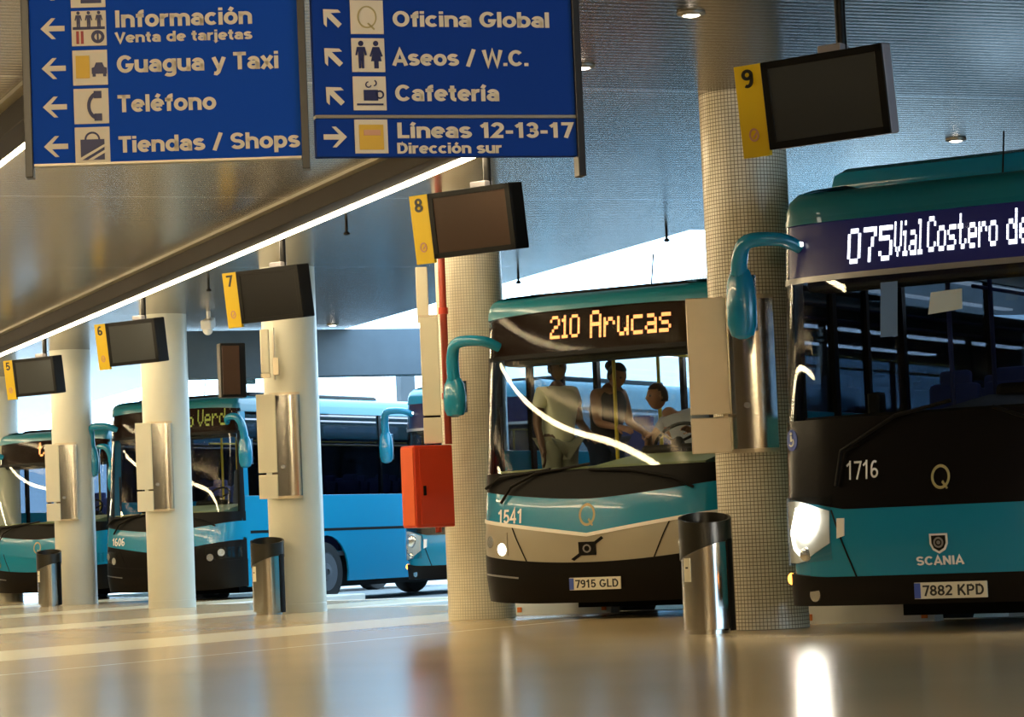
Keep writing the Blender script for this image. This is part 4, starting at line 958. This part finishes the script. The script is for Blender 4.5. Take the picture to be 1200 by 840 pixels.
# ---------------------------------------------------------------- people in the bus showing 210
def skin_mesh(verts, edges, radii, root=0, sub=2):
    me = bpy.data.meshes.new('sk'); bm = bmesh.new(); lay = bm.verts.layers.skin.verify(); vs = []
    for i, v in enumerate(verts):
        x = bm.verts.new(v); r = radii[i]; x[lay].radius = (r, r) if not isinstance(r, tuple) else r; x[lay].use_root = (i == root); vs.append(x)
    for a, c in edges: bm.edges.new((vs[a], vs[c]))
    bm.to_mesh(me); bm.free(); o = bpy.data.objects.new('sk', me); COL.objects.link(o)
    m1 = o.modifiers.new('s', 'SKIN'); m1.use_smooth_shade = True
    m2 = o.modifiers.new('u', 'SUBSURF'); m2.levels = sub; m2.render_levels = sub
    bpy.context.view_layer.update()
    out = bpy.data.meshes.new_from_object(o.evaluated_get(bpy.context.evaluated_depsgraph_get())); bpy.data.objects.remove(o)
    return out
def person(name_lab, loc, rz, J, skin, hair, top, bottom, sleeve=.5, bun=False, hat=False):
    """J: joints in the figure's own frame (faces -y). One continuous body, clothes and hair as children."""
    t = empty('person', loc, rz, name_lab, 'person')
    v = []; e = []; r = []
    idx = {}
    def add(k, p, rad, par=None):
        idx[k] = len(v); v.append(Vector(p)); r.append(rad)
        if par: e.append((idx[par], idx[k]))
    add('pel', J['pel'], .125); add('belly', J['belly'], .118, 'pel'); add('chest', J['chest'], .135, 'belly'); add('neck0', J['neck0'], .075, 'chest'); add('neck1', J['neck1'], .052, 'neck0')
    for sd in 'lr':
        add('sh' + sd, J['sh' + sd], .066, 'chest'); add('el' + sd, J['el' + sd], .045, 'sh' + sd); add('wr' + sd, J['wr' + sd], .030, 'el' + sd); 
        d = (Vector(J['wr' + sd]) - Vector(J['el' + sd])).normalized()
        add('pm' + sd, Vector(J['wr' + sd]) + d * .07, (.038, .020), 'wr' + sd)
        side = d.orthogonal().normalized()
        up2 = d.cross(side)
        for k in range(4):
            o2 = side * (.024 - .016 * k); ln = (.07, .08, .075, .06)[k]
            add('f%s%d' % (sd, k), Vector(J['wr' + sd]) + d * .10 + o2, .0095, 'pm' + sd); add('g%s%d' % (sd, k), Vector(J['wr' + sd]) + d * (.10 + ln * .55) + o2 + up2 * .012, .0085, 'f%s%d' % (sd, k)); add('h%s%d' % (sd, k), Vector(J['wr' + sd]) + d * (.10 + ln) + o2 + up2 * .034, .0075, 'g%s%d' % (sd, k))
        add('t' + sd, Vector(J['wr' + sd]) + d * .055 + side * .045, .011, 'pm' + sd); add('u' + sd, Vector(J['wr' + sd]) + d * .095 + side * .058 + up2 * .01, .009, 't' + sd)
        add('hip' + sd, J['hip' + sd], .098, 'pel'); add('kn' + sd, J['kn' + sd], .062, 'hip' + sd); add('an' + sd, J['an' + sd], .042, 'kn' + sd); add('to' + sd, Vector(J['an' + sd]) + Vector((0, -.16, -.035)), .036, 'an' + sd)
    bm_ = skin_mesh(v, e, r)
    mb = MB().mesh(bm_)
    # head with a face
    hc = Vector(J['head']); yaw = J.get('yaw', 0); pit = J.get('pitch', 0)
    hx = Matrix.Translation(hc) @ Matrix.Rotation(yaw, 4, 'Z') @ Matrix.Rotation(pit, 4, 'X')
    hb = bmesh.new(); bmesh.ops.create_uvsphere(hb, u_segments=24, v_segments=18, radius=1)
    for q in hb.verts:
        x, y, z = q.co
        sx, sy, sz = .076, .098, .118
        k = 1 - .30 * max(0, -z) ** 1.5 * (1 if y < .2 else .7)
        X, Y, Zv = x * sx * k, y * sy * (1 - .12 * max(0, -z)), z * sz
        if y < 0:
            Y -= .024 * math.exp(-((x * 4.2) ** 2) - ((z + .12) * 4.5) ** 2)          # nose
            Y += .010 * (math.exp(-(((abs(x) - .38) * 6) ** 2) - ((z - .08) * 7) ** 2))   # eye sockets
            Y -= .007 * math.exp(-((x * 3.2) ** 2) - ((z + .50) * 8) ** 2)              # lips
            Y -= .008 * math.exp(-((x * 3) ** 2) - ((z + .88) * 5) ** 2)                # chin
        q.co = (X, Y, Zv)
    for sg in (-1, 1):
        rr = bmesh.ops.create_uvsphere(hb, u_segments=10, v_segments=8, radius=.028); bmesh.ops.transform(hb, matrix=Matrix.Translation((sg * .076, .012, -.005)) @ Matrix.Diagonal((.35, .7, 1.1, 1)), verts=rr['verts'])
    bmesh.ops.transform(hb, matrix=hx, verts=hb.verts[:]); hm = bpy.data.meshes.new('h'); hb.to_mesh(hm); hb.free(); mb.mesh(hm)
    mb.build('body', skin, t, True, angle=80)
    # eyes
    mb = MB()
    for sg in (-1, 1): mb.ball(hx @ Vector((sg * .030, -.082, .010)), .011, n=10)
    mb.build('eyes', 'plate_black', t, True)
    # hair
    mb = MB(); hb = mb.b; rr = bmesh.ops.create_uvsphere(hb, u_segments=24, v_segments=16, radius=1)
    dele = [q for q in rr['verts'] if (q.co.y < -.25 and q.co.z < .48) or q.co.z < -.55]
    bmesh.ops.delete(hb, geom=dele, context='VERTS')
    for q in hb.verts: q.co = Vector((q.co.x * .086, q.co.y * .110 + .006, q.co.z * .128 + .004))
    bmesh.ops.solidify(hb, geom=hb.faces[:], thickness=.012)
    if bun: mb.ball((0, .125, .06), .055)
    bmesh.ops.transform(hb, matrix=hx, verts=hb.verts[:]); mb.build('hair', hair, t, True, angle=60)
    # top
    g = lambda a, b2, f: Vector(J[a]).lerp(Vector(J[b2]), f)
    tv = [Vector(J['pel']) - Vector((0, 0, .13)), J['belly'], J['chest'], g('chest', 'neck0', .75)]; te = [(0, 1), (1, 2), (2, 3)]; tr = [.158, .150, .158, .098]
    for sd in 'lr':
        k = len(tv); tv += [J['sh' + sd]]; te += [(2, k)]; tr += [.082]
        if sleeve: tv += [g('sh' + sd, 'el' + sd, sleeve)]; te += [(k, k + 1)]; tr += [.070]
    MB().mesh(skin_mesh(tv, te, tr)).build('top', top, t, True, angle=80)
    bv = [Vector(J['pel']) + Vector((0, 0, .03))]; be = []; br = [.145]
    for sd in 'lr':
        k = len(bv); bv += [J['hip' + sd], J['kn' + sd], g('kn' + sd, 'an' + sd, .85)]; be += [(0, k), (k, k + 1), (k + 1, k + 2)]; br += [.115, .082, .066]
    MB().mesh(skin_mesh(bv, be, br)).build('trousers', bottom, t, True, angle=80)
    mb = MB()
    for sd in 'lr':
        a = Vector(J['an' + sd]); mb.ball(a + Vector((0, -.075, -.045)), .05, (.95, 2.6, .8), 14)
    mb.build('shoes', 'shoe', t, True)
    return t
def busloc(N, x, y, z): p = Vector(N) + FX * x + AX * y; return (p.x, p.y, ROADZ + z)
STAND = dict(pel=(0, 0, .95), belly=(0, .0, 1.10), chest=(0, .0, 1.30), neck0=(0, .005, 1.45), neck1=(0, -.01, 1.53), head=(0, -.03, 1.635),
             shl=(-.18, 0, 1.40), ell=(-.23, .02, 1.12), wrl=(-.23, -.06, .88), shr=(.18, 0, 1.40), elr=(.24, .0, 1.13), wrr=(.20, -.20, 1.02),
             hipl=(-.09, 0, .90), knl=(-.10, -.01, .50), anl=(-.10, .03, .09), hipr=(.09, 0, .90), knr=(.10, -.01, .50), anr=(.10, .03, .09))
NBUS = (.33, 22.40, 0)
P1 = dict(STAND)
person('person in a cream T-shirt standing by the driver inside the bus showing 210', busloc(NBUS, -.80, .95, .83), BUSR + radians(65), P1, 'skin_dark', 'hair', 'shirt_cream', 'cloth_khaki', .55)
P2 = dict(STAND); P2.update(chest=(0, -.07, 1.28), neck0=(0, -.12, 1.42), neck1=(0, -.15, 1.49), head=(0, -.20, 1.55), pitch=radians(22), shl=(-.17, -.07, 1.38), shr=(.17, -.07, 1.38), ell=(-.21, -.13, 1.11), wrl=(-.17, -.36, 1.06), elr=(.21, -.10, 1.12), wrr=(.17, -.33, 1.02))
person('person in a dark sleeveless top leaning forward inside the bus showing 210', busloc(NBUS, -.60, 1.50, .83), BUSR + radians(70), P2, 'skin', 'hair', 'cloth_black', 'cloth_denim', 0, True)
P3 = dict(STAND)
dz = -.48
P3.update({k: (v[0], v[1] + .05, v[2] + dz) for k, v in STAND.items() if k not in ('knl', 'knr', 'anl', 'anr')})
P3.update(hipl=(-.10, .02, .47), hipr=(.10, .02, .47), knl=(-.12, -.40, .50), knr=(.12, -.40, .50), anl=(-.12, -.46, .09), anr=(.12, -.46, .09), elr=(.26, -.12, .68), wrr=(.17, -.38, .76), yaw=radians(-35), belly=(-.07, .04, .62), chest=(-.18, .02, .80), neck0=(-.26, -.01, .94), neck1=(-.30, -.04, 1.01), head=(-.35, -.09, 1.11), shl=(-.35, .02, .86), shr=(.01, .0, .93), ell=(-.42, -.16, .66), wrl=(-.30, -.38, .72))
person('seated driver in a grey shirt leaning aside behind the wheel of the bus showing 210', busloc(NBUS, .42, 1.38, 1.04), BUSR, P3, 'skin', 'hair_brown', 'shirt_grey', 'cloth_denim', .5)
